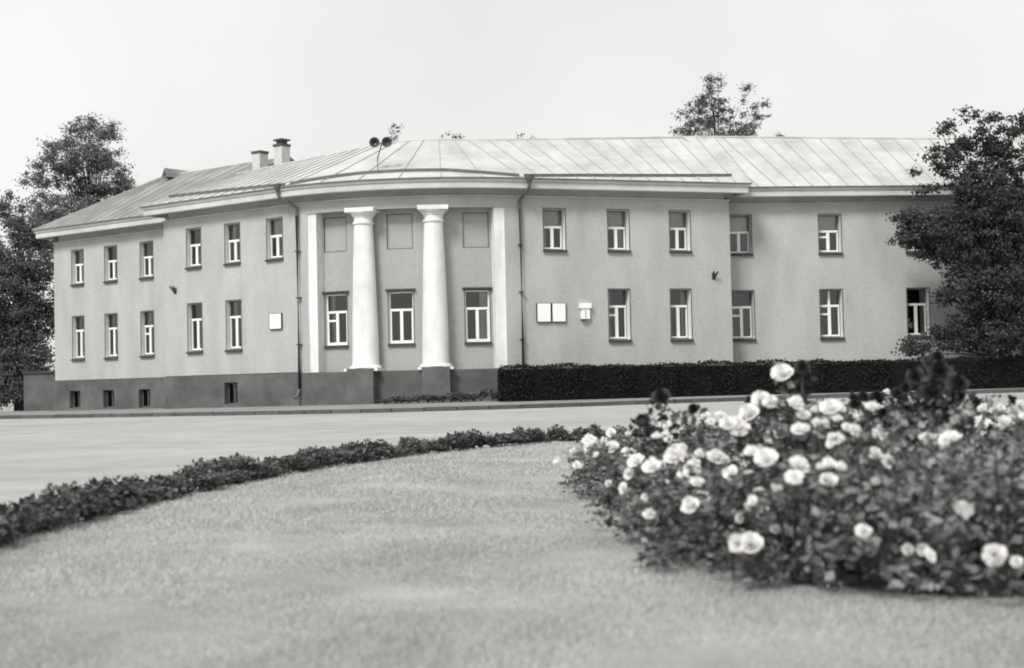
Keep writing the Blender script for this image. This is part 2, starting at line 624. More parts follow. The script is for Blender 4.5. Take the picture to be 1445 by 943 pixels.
# --- openings of each stretch: s, floor, options
wins = {
    'A': [(sx(A0, DIRA, x), f, o) for x, f, o in (
        (-20.2, 'u', dict(curtain=1)), (-18.24, 'u', dict(curtain=2)), (-16.22, 'u', dict(curtain=3)),
        (-20.2, 'l', dict(curtain=3)), (-18.26, 'l', dict(curtain=3)), (-16.23, 'l', dict(curtain=1, vent=True)))],
    'B': [(sx(B0, DIRB, x), f, o) for x, f, o in (
        (-13.05, 'u', dict(curtain=2)), (-11.18, 'u', dict(curtain=1)), (-9.24, 'u', dict(curtain=2, blind=True)),
        (-13.04, 'l', dict(curtain=2)), (-11.17, 'l', dict(curtain=1)))],
    'C': [(sx(C0, DIRC, x), f, o) for x, f, o in (
        (1.72, 'u', dict(blind=True, curtain=1)), (4.24, 'u', dict(blind=True, curtain=2)), (6.73, 'u', dict(blind=True, curtain=1)),
        (4.2, 'l', dict(vent=True, curtain=1)), (6.69, 'l', dict(curtain=2)))],
    'D': [(sx(D0, DIRD, x), f, o) for x, f, o in (
        (9.42, 'u', dict(blind=True)), (13.17, 'u', dict(blind=True, vent=True)), (16.85, 'u', dict()), (20.5, 'u', dict()),
        (9.45, 'l', dict(vent=True)), (13.14, 'l', dict(vent=True, full_mullion=True)), (16.81, 'l', dict(curtain=2)), (20.5, 'l', dict()))],
}
maps = {'A': (mapA, 0.0, LA, A0, DIRA), 'B': (mapB, 0.0, LB, B0, DIRB), 'C': (mapC, 0.0, LC, C0, DIRC), 'D': (mapD, 0.0, LD, D0, DIRD)}
for key in 'ABCD':
    mp, s0, s1, o, d = maps[key]
    holes = []
    for s, f, opt in wins[key]:
        z0, z1 = (ZUB, ZUT) if f == 'u' else (ZLB, ZLT)
        opt = dict(opt)
        opt.setdefault('transom', 0.43 if f == 'u' else 0.335)
        dp = 0.34 if key in 'CD' else 0.20
        holes.append(window(mp, s, z0, z1, W if key != 'D' else 0.93, depth=dp, **opt))
    wall('wall', mp, s0, s1, ZP, 7.88, holes, M['stucco'])

# --- plinth with basement windows
def basement_window(mp, s, z0, z1, w, k):
    a, b = s - w / 2, s + w / 2
    f = MB()
    kf = k - 0.22
    for u0, u1, y0, y1 in ((a, a + .05, z0, z1), (b - .05, b, z0, z1), (a + .05, b - .05, z1 - .05, z1), (a + .05, b - .05, z0, z0 + .05), (s - .025, s + .025, z0 + .05, z1 - .05)):
        mbox(f, mp, u0, u1, y0, y1, kf - 0.04, kf)
    win = f.build('basement_window', M['dark_edging'], bld)
    for u0, u1 in ((a + .05, s - .025), (s + .025, b - .05)):
        g = MB()
        g.quad(mp(u0, z0 + .05, kf - .02), mp(u1, z0 + .05, kf - .02), mp(u1, z1 - .05, kf - .02), mp(u0, z1 - .05, kf - .02))
        g.build('pane', M['glass'], win)
    r = MB()
    kb = kf - 0.04
    r.quad(mp(a, z0, k), mp(a, z0, kb), mp(a, z1, kb), mp(a, z1, k))
    r.quad(mp(b, z0, kb), mp(b, z0, k), mp(b, z1, k), mp(b, z1, kb))
    r.quad(mp(a, z1, k), mp(a, z1, kb), mp(b, z1, kb), mp(b, z1, k))
    r.quad(mp(a, z0, kb), mp(a, z0, k), mp(b, z0, k), mp(b, z0, kb))
    r.build('reveal', M['plinth'], win)
    rm = MB()
    kr = kf - 0.9
    rm.quad(mp(a - .1, z0 - .1, kr), mp(b + .1, z0 - .1, kr), mp(b + .1, z1 + .1, kr), mp(a - .1, z1 + .1, kr))
    rm.quad(mp(a, z0, kb), mp(a - .1, z0 - .1, kr), mp(a - .1, z1 + .1, kr), mp(a, z1, kb))
    rm.quad(mp(b + .1, z0 - .1, kr), mp(b, z0, kb), mp(b, z1, kb), mp(b + .1, z1 + .1, kr))
    rm.quad(mp(a, z1, kb), mp(a - .1, z1 + .1, kr), mp(b + .1, z1 + .1, kr), mp(b, z1, kb))
    rm.quad(mp(a - .1, z0 - .1, kr), mp(a, z0, kb), mp(b, z0, kb), mp(b + .1, z0 - .1, kr))
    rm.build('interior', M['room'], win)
    return (a, b, z0, z1)


KP = 0.07
for key in 'ABCD':
    mp, s0, s1, o, d = maps[key]
    hs = []
    if key == 'A':
        hs = [basement_window(mp, sx(o, d, x), 0.05, 0.86, 0.8, KP) for x in (-20.38, -18.39, -16.37)]
    if key == 'B':
        hs = [basement_window(mp, sx(o, d, -11.29), 0.16, 1.03, 0.8, KP)]
    e0 = -0.07 if key == 'A' else 0.0
    e1 = 0.07 if key == 'C' else 0.0
    pl = wall('plinth', mp, s0 + e0, s1 + e1, ZBASE, ZP, hs, M['plinth'], k=KP)
    t = MB()          # sloping ledge
    t.quad(mp(s0 + e0, ZP, KP), mp(s1 + e1, ZP, KP), mp(s1 + e1, ZP + 0.045, 0.0), mp(s0 + e0, ZP + 0.045, 0.0))
    t.build('ledge', M['sill'], pl)

# --- end walls and rear walls that close the volumes
ew = MB()
dep = 9.4
pA = [A0, A0 - NA * dep, A0 + DIRA * (LA + 2) - NA * dep]
pD = [D0 + DIRD * LD, D0 + DIRD * LD - ND * dep, D0 - ND * dep, B0 - NB * dep]
for pts in (pA, pD):
    for q in range(len(pts) - 1):
        a, b = pts[q], pts[q + 1]
        ew.quad((b.x, b.y, ZBASE), (a.x, a.y, ZBASE), (a.x, a.y, 8.3), (b.x, b.y, 8.3))
# returns of the projecting centre
for a, nrm in ((B0, NB), (C1, NC)):
    b = a - nrm * 2.6
    ew.quad((a.x, a.y, ZBASE), (b.x, b.y, ZBASE), (b.x, b.y, 7.88), (a.x, a.y, 7.88))
ew.build('end_wall', M['stucco'], bld)

# ------------------------------------------------------------------ the bow with its recessed portico
SO0, SO1 = 0.36, LBOW - 0.50       # opening along the arc
REC = 0.48
ZS = 7.45
holes = [(SO0, SO1, ZP, ZS)]
wall('wall', bow_map, 0, LBOW, ZP, 7.88, holes, M['stucco'], step=0.22)
pl = wall('plinth', bow_map, 0, LBOW, ZBASE, ZP, [], M['plinth'], step=0.22, k=KP)
t = MB()
n = 34
t.grid([[bow_map(LBOW * i / n, ZP, KP) for i in range(n + 1)], [bow_map(LBOW * i / n, ZP + 0.004, -REC) for i in range(n + 1)]])
t.build('ledge', M['plinth'], pl)
# arc position of the three bays
bays = []
for px in (475.0, 566.5, 674.5):
    dx = (px - 722.5) / 2100.0
    # ray from the camera (almost level) against the circle of the recess wall
    ox, oy = -CEN.x, -CEN.y
    R2 = RAD - REC
    aa = dx * dx + 1
    bb = 2 * (ox * dx + oy)
    cc = ox * ox + oy * oy - R2 * R2
    y = (-bb - math.sqrt(bb * bb - 4 * aa * cc)) / (2 * aa)
    th = math.atan2(dx * y - CEN.x, -(y - CEN.y))
    bays.append((th - (CH_ANG - ALPHA)) * RAD)
holes = []
PZ0, PZ1, PW = 5.95, 7.30, 1.02
opts = [dict(vent=True, curtain=1), dict(), dict(curtain=2)]
rec = lambda s, z, k=0.0: bow_map(s, z, k - REC)
for s, o in zip(bays, opts):
    holes.append(window(rec, s, ZLB, ZLT, 1.0, transom=0.35, depth=0.12, head=True, white=True, **o))
    pw = PW / 2 * RAD / (RAD - REC)
    holes.append((s - pw, s + pw, PZ0, PZ1))
    p = MB()
    mbox(p, rec, s - pw, s + pw, PZ0, PZ1, -0.10, -0.05, 4)
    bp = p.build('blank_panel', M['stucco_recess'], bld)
    e = MB()
    q = 0.03
    for u0, u1, y0, y1 in ((s - pw, s - pw + q, PZ0, PZ1), (s + pw - q, s + pw, PZ0, PZ1), (s - pw + q, s + pw - q, PZ0, PZ0 + q), (s - pw + q, s + pw - q, PZ1 - q, PZ1)):
        mbox(e, rec, u0, u1, y0, y1, -0.05, -0.002, 2)
    e.build('panel_bead', M['dark_edging'], bp)
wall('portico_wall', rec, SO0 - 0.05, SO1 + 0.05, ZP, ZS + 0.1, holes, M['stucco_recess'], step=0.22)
# jambs and soffit
for s in (SO0, SO1):
    j = MB()
    j.quad(bow_map(s, ZP, 0), bow_map(s, ZP, -REC), bow_map(s, ZS, -REC), bow_map(s, ZS, 0))
    j.build('jamb', M['white'], bld)
for s0_, s1_ in ((SO0 + 0.001, SO0 + 0.40), (SO1 - 0.40, SO1 - 0.001)):
    j = MB()
    mbox(j, bow_map, s0_, s1_, ZP + 0.01, ZS - 0.001, -REC + 0.005, -0.05, 2)
    j.build('pilaster', M['white'], bld)
sf = MB()
sf.grid([[bow_map(SO0 + (SO1 - SO0) * i / n, ZS, 0) for i in range(n + 1)], [bow_map(SO0 + (SO1 - SO0) * i / n, ZS, -REC) for i in range(n + 1)]])
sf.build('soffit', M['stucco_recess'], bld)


def arc_s(px, k):
    dx = (px - 722.5) / 2100.0
    R2 = RAD + k
    aa = dx * dx + 1
    bb = 2 * (-CEN.x * dx - CEN.y)
    cc = CEN.x ** 2 + CEN.y ** 2 - R2 * R2
    y = (-bb - math.sqrt(bb * bb - 4 * aa * cc)) / (2 * aa)
    return (math.atan2(dx * y - CEN.x, -(y - CEN.y)) - (CH_ANG - ALPHA)) * RAD


KCOL = -0.12
for px in (515.5, 614.5):
    s = arc_s(px, KCOL)
    c = bow_map(s, 0, KCOL)
    zb, zt = ZP + 0.005, ZS + 0.06
    H = zt - zb
    prof = []
    for i in range(15):       # shaft with entasis
        f = i / 14
        r = 0.515 - 0.155 * (f ** 1.35)
        prof.append((r, 0.22 + f * (H - 0.22 - 0.62)))
    sh = MB()
    sh.lathe(prof, (c[0], c[1], zb), 40)
    colo = sh.build('column', M['white'], bld, smooth=True)
    cap = MB()
    z0 = H - 0.62
    cap.lathe([(0.36, z0), (0.41, z0 + 0.02), (0.41, z0 + 0.09), (0.365, z0 + 0.11), (0.365, z0 + 0.26), (0.40, z0 + 0.28), (0.40, z0 + 0.31),
               (0.44, z0 + 0.34), (0.50, z0 + 0.43), (0.52, z0 + 0.46)], (c[0], c[1], zb), 40)
    mp2 = lambda u, z, k=0.0, s=s: bow_map(s + u, z, KCOL + k)
    mbox(cap, mp2, -0.56, 0.56, zb + z0 + 0.46, zt, -0.56, 0.50)
    cap.build('capital', M['white'], colo, smooth=True)
    bs = MB()
    bs.lathe([(0.60, 0.10), (0.62, 0.13), (0.60, 0.19), (0.53, 0.22)], (c[0], c[1], zb), 40)
    mbox(bs, mp2, -0.64, 0.64, zb, zb + 0.10, -0.62, 0.60)
    bs.build('base', M['white'], colo, smooth=True)
    pd = MB()
    mp3 = lambda u, z, k=0.0, s=s: bow_map(s + u, z, k)
    mbox(pd, mp3, -0.50, 0.50, ZBASE, ZP - 0.004, KP - 0.01, 0.485, 2)
    mbox(pd, mp3, -0.50, 0.50, ZBASE, 1.42, 0.485, 0.56, 2)
    pd.build('pedestal', M['plinth'], colo)

# ------------------------------------------------------------------ cornice: profile swept along the wall path with mitred corners
PROF = [(0.03, 7.86), (0.05, 7.90), (-0.16, 7.93), (-0.16, 8.25), (0.49, 8.27), (0.49, 8.10), (0.56, 8.10), (0.58, 8.13), (0.58, 8.34), (0.63, 8.36), (0.66, 8.44), (0.66, 8.50), (0.60, 8.50)]  # recessed neck under the fascia added to hold a dark shade band


def sweep(path, prof, name, m, close_ends=True):
    pts = [Vector((p[0], p[1], 0)) for p in path]
    rows = []
    for i, p in enumerate(pts):
        if i == 0:
            d1 = d2 = (pts[1] - p).normalized()
        elif i == len(pts) - 1:
            d1 = d2 = (p - pts[i - 1]).normalized()
        else:
            d1, d2 = (p - pts[i - 1]).normalized(), (pts[i + 1] - p).normalized()
        n1, n2 = Vector((d1.y, -d1.x, 0)), Vector((d2.y, -d2.x, 0))
        nn = (n1 + n2)
        nn = nn / max(0.2, nn.dot(n1)) if nn.length > 1e-6 else n1
        rows.append([(p.x + nn.x * k, p.y + nn.y * k, z) for k, z in prof])
    mb = MB()
    mb.grid(rows)
    if close_ends:
        b = len(mb.v)
        mb.v += rows[0] + rows[-1]
        mb.f.append(tuple(range(b, b + len(prof))))
        mb.f.append(tuple(reversed(range(b + len(prof), b + 2 * len(prof)))))
    return mb.build(name, m, bld)


def xy(v):
    return (v.x, v.y)


main_path = [xy(B0 - NB * 3.0), xy(B0), xy(B1)] + [bow_map(LBOW * i / 40, 0)[:2] for i in range(1, 40)] + [xy(C0), xy(C1), xy(C1 - NC * 3.0)]
sweep(main_path, PROF, 'cornice', M['cornice'])
sweep([xy(A0 - NA * 4.0), xy(A0), xy(A0 + DIRA * (LA + 0.3))], PROF, 'cornice', M['cornice'])
sweep([xy(D0), xy(D0 + DIRD * LD)], PROF, 'cornice', M['cornice'])

# ------------------------------------------------------------------ roof
KE = 0.70
ZE = 8.505
roof_parts = []


def roof_sheet(eave, ridge, name='roof', seam_step=0.62, skew=0.0, material=None):
    """ruled sheet between two polylines of equal length, plus standing seams as children"""
    def refine(poly):
        out = []
        for i in range(len(poly) - 1):
            for q in range(16):
                out.append(tuple(Vector(poly[i]).lerp(Vector(poly[i + 1]), q / 16)))
        return out + [tuple(poly[-1])]
    mb = MB()
    E_, R_ = refine(eave), refine(ridge)
    mb.grid([E_, [tuple(Vector(a).lerp(Vector(b), 0.5)) for a, b in zip(E_, R_)], R_])
    o = mb.build(name, material or M['roof'], bld)
    mb = MB()
    ed = [(p[0], p[1], p[2] - 0.05) for p in eave]
    mb.grid([ed, eave])
    mb.build('drip_edge', M['pipe'], o)

    cum = [0]
    for i in range(1, len(eave)):
        cum.append(cum[-1] + (Vector(eave[i]) - Vector(eave[i - 1])).length)

    def at(poly, f):
        t = f * cum[-1]
        for i in range(1, len(cum)):
            if t <= cum[i] + 1e-9 or i == len(cum) - 1:
                u = (t - cum[i - 1]) / max(1e-9, cum[i] - cum[i - 1])
                return Vector(poly[i - 1]).lerp(Vector(poly[i]), min(1, u)), (Vector(eave[i]) - Vector(eave[i - 1])).normalized()
    Ltot = sum((Vector(eave[i]) - Vector(eave[i - 1])).length for i in range(1, len(eave)))
    ns = max(2, int(Ltot / seam_step))
    for i in range(0, ns + 1):
        f = i / ns
        a, t = at(eave, f)
        b, t2 = at(ridge, min(1, max(0, f - skew)))
        if (a - b).length < 0.3:
            continue
        up = (b - a).normalized()
        nrm = t.cross(up).normalized()
        if nrm.z < 0:
            nrm = -nrm
        w = 0.013
        h = 0.034
        s = MB()
        a2 = a - up * 0.0
        q = [a2 - t * w - nrm * 0.01, a2 + t * w - nrm * 0.01, b + t * w - nrm * 0.01, b - t * w - nrm * 0.01]
        s.hexa([tuple(p) for p in q] + [tuple(p + nrm * (h + 0.01)) for p in q])
        s.build('seam', M['seam'], o)
    return o


def off(o, d, n, s, k, z):
    return (o.x + d.x * s + n.x * k, o.y + d.y * s + n.y * k, z)


ZR = 10.93
KR = -5.55
# bow
nb = 24
eave_bow = [bow_map(LBOW * i / nb, ZE, KE) for i in range(nb + 1)]
ridge_bow = [bow_map(LBOW * i / nb, ZR, KR) for i in range(nb + 1)]
# B: eave runs past the end by the overhang; ridge drops a little away from the corner
jb_e, jb_r = eave_bow[0], ridge_bow[0]
eB = [off(B0, DIRB, NB, -KE, KE, ZE), jb_e]
rB = [off(B0, DIRB, NB, -KE + 0.3, -4.5, 10.36), off(B0, DIRB, NB, 0.6, -4.62, 10.44), jb_r]
eB = [eB[0], tuple(Vector(eB[0]).lerp(Vector(jb_e), (0.9 + KE) / (LB + KE))), jb_e]
roof_sheet(eB, rB)
roof_sheet(eave_bow, ridge_bow, seam_step=1.5)
# C and D share one ridge line
R0 = Vector(ridge_bow[-1])
R1 = Vector((8.3, 63.1, 11.08))
R2v = Vector((17.9, 65.6, 11.20))
R3 = Vector((27.5, 67.6, 11.28))
eC0 = Vector(eave_bow[-1])
eC1 = Vector(off(C1, DIRC, NC, KE, KE, ZE))
roof_sheet([tuple(eC0), tuple(eC1)], [tuple(R0), tuple(R1 + Vector((0.5, 0.12, 0)))], seam_step=0.72)
eD0 = Vector(off(D0, DIRD, ND, 1.0, KE, ZE))
eD1 = Vector(off(D0, DIRD, ND, LD, KE, ZE))
roof_sheet([tuple(eD0), tuple(eD0.lerp(eD1, 0.5)), tuple(eD1)], [tuple(R1 + Vector((-0.9, -0.22, -0.02))), tuple(R2v), tuple(R3)], seam_step=0.72)
# closing gable triangle between C's eave end and D's roof
mb = MB()
r1 = R1 + Vector((0.5, 0.12, 0))
e2 = eC1 - NC * 3.2
mb.v = [tuple(eC1), (e2.x, e2.y, ZE + 0.02), tuple(r1)]
mb.f = [(0, 1, 2)]
mb.build('roof', M['roof'], bld)
# B end cheek
q = Vector(eB[0])
e2 = q - NB * 4.0
mb = MB()
mb.v = [tuple(q), (e2.x, e2.y, ZE + 0.02), rB[0]]
mb.f = [(0, 2, 1)]
mb.build('roof', M['roof'], bld)
# A with its hipped end
eA0 = off(A0, DIRA, NA, -KE, KE, ZE)
eA1 = off(A0, DIRA, NA, LA + 0.5, KE, ZE)
apex = Vector(off(A0, DIRA, NA, 2.9, -4.3, 11.2))
rA1 = Vector(off(A0, DIRA, NA, LA + 3.0, -4.3, 11.2))
mid = Vector(eA0).lerp(Vector(eA1), 0.38)
roof_sheet([eA0, tuple(mid), eA1], [tuple(apex - Vector((0.02, 0, 0))), tuple(apex), tuple(rA1)], seam_step=0.62, material=M['roof_old'])
bA = Vector(off(A0, DIRA, NA, -KE, -10.1, ZE))
roof_sheet([tuple(bA), eA0], [tuple(apex), tuple(apex + Vector((0.01, 0, 0)))], seam_step=1.2, material=M['roof_old'])
# rear slopes
rs = MB()
def back(v, n, k=5.6, z=8.45):
    return (v.x - n.x * k, v.y - n.y * k, z)
rs.quad(tuple(rA1), tuple(apex), tuple(bA), back(rA1, NA))
rb0, rb1, rb2 = Vector(rB[0]), Vector(rB[1]), Vector(rB[2])
cback = (R0.x + 1.0, R0.y + 5.5, 8.45)
rs.quad(tuple(rb1), tuple(rb0), back(rb0, NB), back(rb1, NB))
rs.quad(tuple(rb2), tuple(rb1), back(rb1, NB), cback)
for i in range(nb):
    rs.v += [ridge_bow[i], ridge_bow[i + 1], cback]
    rs.f.append((len(rs.v) - 3, len(rs.v) - 1, len(rs.v) - 2))
rs.quad(tuple(R1), tuple(R0), cback, back(R1, ND))
rs.quad(tuple(R2v), tuple(R1), back(R1, ND), back(R2v, ND))
rs.quad(tuple(R3), tuple(R2v), back(R2v, ND), back(R3, ND))
rs.build('rear_roof', M['roof'], bld)
# ridge capping
rc = MB()
rc.tube([tuple(apex), tuple(rA1)], 0.05, 6)
rc.tube([rB[0], rB[1], rB[2]] + ridge_bow[2::3] + [tuple(R0), tuple(R1), tuple(R2v), tuple(R3)], 0.05, 6)
rc.build('ridge_cap', M['roof'], bld)

# ------------------------------------------------------------------ wall gutters: low upstands lying on the roof, falling to the downpipes
def gutter(eave, ridge, prof):
    """prof: list of (fraction along, metres up the slope)"""
    def P(f, up):
        n = len(eave) - 1
        t = f * n
        i = min(int(t), n - 1)
        u = t - i
        a = Vector(eave[i]).lerp(Vector(eave[i + 1]), u)
        b = Vector(ridge[i]).lerp(Vector(ridge[i + 1]), u)
        return a + (b - a).normalized() * up
    base = []
    for j in range(len(prof) - 1):
        (f0, u0), (f1, u1) = prof[j], prof[j + 1]
        for q in range(6):
            w = q / 6
            base.append(P(f0 + (f1 - f0) * w, u0 + (u1 - u0) * w))
    base.append(P(*prof[-1]))
    mb = MB()
    i0 = 0
    rows = []
    for i, p in enumerate(base):
        t = (base[min(i + 1, len(base) - 1)] - base[max(i - 1, 0)]).normalized()
        side = Vector((0, 0, 1)).cross(t).normalized() * 0.012
        rows.append([tuple(p + side - Vector((0, 0, .03))), tuple(p + side + Vector((0, 0, .125))), tuple(p - side + Vector((0, 0, .125))), tuple(p - side - Vector((0, 0, .03)))])
    mb.grid(rows)
    mb.build('wall_gutter', M['pipe'], bld)


gutter([eB[0], eB[2]], [rB[0], rB[2]], [(0.05, 1.25), (0.5, 0.7), (0.985, 0.03)])
gutter(eave_bow, ridge_bow, [(0.01, 0.05), (0.12, 0.45), (0.3, 0.85), (0.5, 0.95), (0.7, 0.85), (0.85, 0.45), (0.99, 0.05)])
gutter([tuple(eC0), tuple(eC1)], [tuple(R0), tuple(r1)], [(0.01, 0.06), (0.25, 0.3), (0.93, 0.62)])

# ------------------------------------------------------------------ downpipes
def downpipe(mp, s, zbot, bend):
    d = MB()
    d.tube([mp(s + bend, 8.46, 0.68), mp(s + bend, 8.30, 0.70), mp(s + bend * 0.9, 8.12, 0.66), mp(s + bend * 0.3, 7.86, 0.30), mp(s, 7.70, 0.14), mp(s, 7.4, 0.13),
            mp(s, zbot + 0.35, 0.13), mp(s, zbot + 0.12, 0.22), mp(s, zbot, 0.36)], 0.062, 10)
    o = d.build('downpipe', M['pipe'], bld, smooth=True)
    h = MB()
    h.tube([mp(s + bend, 8.62, 0.70), mp(s + bend, 8.46, 0.69), mp(s + bend, 8.34, 0.69)], [0.16, 0.14, 0.065], 10)
    h.build('rainwater_head', M['pipe'], o, smooth=True)
    for z in (2.4, 4.2, 6.0):
        b = MB()
        mbox(b, mp, s - 0.075, s + 0.075, z, z + 0.04, 0.0, 0.205)
        b.build('pipe_bracket', M['dark_metal'], o)


downpipe(mapB, LB - 0.02, 0.35, -0.45)
downpipe(mapC, 0.10, 0.6, 0.22)

# ------------------------------------------------------------------ chimneys and a small dormer
def chimney(s, k, z0, z1, w, cap_two):
    x, y, _ = mapB(s, 0, k)
    c = MB()
    mp = line_map(Vector((x, y, 0)), DIRB, NB)
    mbox(c, mp, -w / 2, w / 2, z0, z1 - 0.16, -w / 2, w / 2)
    o = c.build('chimney', M['brick'], bld)
    q = MB()
    mbox(q, mp, -w / 2 - 0.03, w / 2 + 0.03, z1 - 0.16, z1 - 0.05, -w / 2 - 0.03, w / 2 + 0.03)
    q.build('chimney_cap', M['dark_metal'], o)
    if cap_two:
        q = MB()
        mbox(q, mp, -w / 2 + 0.08, w / 2 - 0.08, z1 - 0.05, z1 + 0.10, -w / 2 + 0.08, w / 2 - 0.08)
        mbox(q, mp, -w / 2 - 0.02, w / 2 + 0.02, z1 + 0.10, z1 + 0.17, -w / 2 - 0.02, w / 2 + 0.02)
        q.build('chimney_hood', M['dark_metal'], o)


chimney(0.45, -5.1, 9.6, 11.40, 0.50, False)
chimney(1.75, -5.2, 9.8, 11.58, 0.50, True)
dm = MB()
p0 = Vector(mapA(4.0, 0, -3.9))
f0, n0 = Vector(DIRB), Vector(NB)
zb = 10.95
fr = [p0 + f0 * -0.26 + n0 * 0.5 + Vector((0, 0, zb)), p0 + f0 * 0.26 + n0 * 0.5 + Vector((0, 0, zb)), p0 + n0 * 0.5 + Vector((0, 0, zb + 0.45))]
bk = [v - n0 * 1.8 for v in fr]
dm.v = [tuple(v) for v in fr + bk]
dm.f = [(0, 1, 2), (0, 2, 5, 3), (1, 4, 5, 2), (3, 5, 4), (0, 3, 4, 1)]
dmo = dm.build('dormer', M['roof_old'], bld)
dv = MB()
ff = [p0 + f0 * -0.16 + n0 * 0.505 + Vector((0, 0, zb + 0.06)), p0 + f0 * 0.16 + n0 * 0.505 + Vector((0, 0, zb + 0.06)), p0 + n0 * 0.505 + Vector((0, 0, zb + 0.34))]
dv.v = [tuple(v) for v in ff]
dv.f = [(0, 1, 2)]
dv.build('louvre', M['dark_metal'], dmo)

# ------------------------------------------------------------------ things fixed to the building
def on_wall(mp, s, z, k=0.0):
    return mp(s, z, k)


def plate(mp, s, z0, z1, w, label, cat, name, group=None):
    o = thing(name, label, cat, mp(s, z0, 0.0), group)
    b = MB()
    mbox(b, mp, s - w / 2, s + w / 2, z0, z1, 0.05, 0.075)
    b.build('board', M['plate'], o)
    f = MB()
    t = 0.025
    mbox(f, mp, s - w / 2 - 0.005, s + w / 2 + 0.005, z0 - t, z0, 0.002, 0.085)
    mbox(f, mp, s - w / 2 - 0.005, s + w / 2 + 0.005, z1, z1 + t * 0.5, 0.002, 0.08)
    mbox(f, mp, s - w / 2 - t, s - w / 2, z0 - t, z1 + t * 0.5, 0.002, 0.08)
    mbox(f, mp, s + w / 2, s + w / 2 + t, z0 - t, z1 + t * 0.5, 0.002, 0.08)
    f.build('frame', M['sill'], o)  # dark strips put in for the shadow rim round the board
    k = MB()
    mbox(k, mp, s - w / 2, s + w / 2, z0, z1, 0.004, 0.048)
    k.build('backing', M['dark_edging'], o)
    return o


plate(mapB, sx(B0, DIRB, -9.21), 3.09, 3.67, 0.64, 'single square white plaque on the wall left of the portico downpipe', 'plaque', 'wall_plaque')
plate(mapC, sx(C0, DIRC, 1.22), 3.08, 3.78, 0.53, 'white notice board of a pair, nearer the portico downpipe', 'notice board', 'notice_board')
plate(mapC, sx(C0, DIRC, 1.80), 3.08, 3.78, 0.53, 'white notice board of a pair, nearer the small white wall box', 'notice board', 'notice_board')
s3 = sx(C0, DIRC, 2.82)
wb = thing('wall_box', 'small white two door wall box with wider projecting top', 'wall box', mapC(s3, 3.15, 0))
b = MB()
mbox(b, mapC, s3 - 0.17, s3 + 0.17, 3.17, 3.58, 0.002, 0.13)
b.build('body', M['plate'], wb)
b = MB()
mbox(b, mapC, s3 - 0.23, s3 + 0.23, 3.58, 3.78, 0.002, 0.17)
b.build('top', M['plate'], wb)
b = MB()
mbox(b, mapC, s3 - 0.012, s3 + 0.012, 3.2, 3.5, 0.13, 0.136)
b.build('door_gap', M['dark_metal'], wb)
b = MB()
mbox(b, mapC, s3 - 0.17, s3 + 0.05, 3.13, 3.168, 0.002, 0.15)
b.build('bottom_lip', M['dark_metal'], wb)


def flag_holder(mp, s, z, label):
    o = thing('flag_holder', label, 'flag holder', mp(s, z, 0))
    b = MB()
    mbox(b, mp, s - 0.07, s + 0.07, z - 0.16, z + 0.10, 0.002, 0.03)
    b.build('back_plate', M['dark_metal'], o)
    for q in (-0.07, 0.07):
        t = MB()
        t.tube([mp(s + q * 0.3, z - 0.12, 0.03), mp(s + q * 1.3, z + 0.14, 0.22)], 0.035, 8)
        t.build('socket', M['dark_metal'], o)


flag_holder(mapB, sx(B0, DIRB, -13.99), 4.95, 'dark twin flag holder on the wall left of the plaque side windows')
flag_holder(mapC, sx(C0, DIRC, 8.07), 4.87, 'dark twin flag holder on the wall right of the notice boards')

# loudspeakers on the bow roof
sp_s = arc_s(538, -0.6)
bx, by, _ = bow_map(sp_s, 0, -0.55)
ls = thing('roof_loudspeaker', 'pair of dark horn loudspeakers on a bent pole on the portico roof', 'loudspeaker', (bx, by, 8.95))
p = MB()
p.tube([(bx, by, 8.85), (bx + 0.0, by, 9.5), (bx + 0.12, by - 0.02, 9.85), (bx + 0.16, by, 10.0)], 0.022, 8)
p.build('pole', M['dark_metal'], ls)
p = MB()
p.tube([(bx - 0.14, by, 10.05), (bx + 0.44, by, 10.05)], 0.02, 6)
p.build('crossbar', M['dark_metal'], ls)
for dx in (-0.1, 0.37):
    h = MB()
    cx, cz = bx + dx, 10.07
    prof = [(0.03, 0.42), (0.05, 0.40), (0.06, 0.28), (0.10, 0.14), (0.17, 0.02), (0.20, 0.0), (0.20, -0.02), (0.17, 0.0), (0.06, 0.12)]
    seg = 20
    rows = []
    for r, y in prof:
        rows.append([(cx + r * math.cos(2 * math.pi * k / seg), by - 0.12 + y, cz + r * math.sin(2 * math.pi * k / seg)) for k in range(seg + 1)])
    h.grid(rows)
    h.build('horn', M['dark_metal'], ls, smooth=True)

# ------------------------------------------------------------------ ground, square, pavement
def sheet(name, xs, ys, dz, m, keep=None):
    mb = MB()
    idx = {}
    for i in range(len(xs) - 1):
        for j in range(len(ys) - 1):
            cs = []
            if keep and not keep((xs[i] + xs[i + 1]) / 2, (ys[j] + ys[j + 1]) / 2):
                continue
            for a, b in ((i, j), (i + 1, j), (i + 1, j + 1), (i, j + 1)):
                if (a, b) not in idx:
                    idx[(a, b)] = len(mb.v)
                    mb.v.append((xs[a], ys[b], gz(xs[a], ys[b]) + dz))
                cs.append(idx[(a, b)])
            mb.f.append(tuple(cs))
    return tag(mb.build(name, m), kind='structure')


sheet('ground', [-2500, -400, -120, -60, -30, 0, 30, 60, 120, 400, 2500], [-400, -60, -10, 8, 20, 35, 50, 60, 80, 150, 400, 2500], -0.03, M['ground'])
kp = [(-46, 78), (-30, 67.0), (-18, 58.6), (-12.5, 54.9), (-8, 51.6), (-3.8, 50.0), (1, 50.6), (6.5, 53.0), (12, 54.8), (20, 56.2), (34, 58.2)]


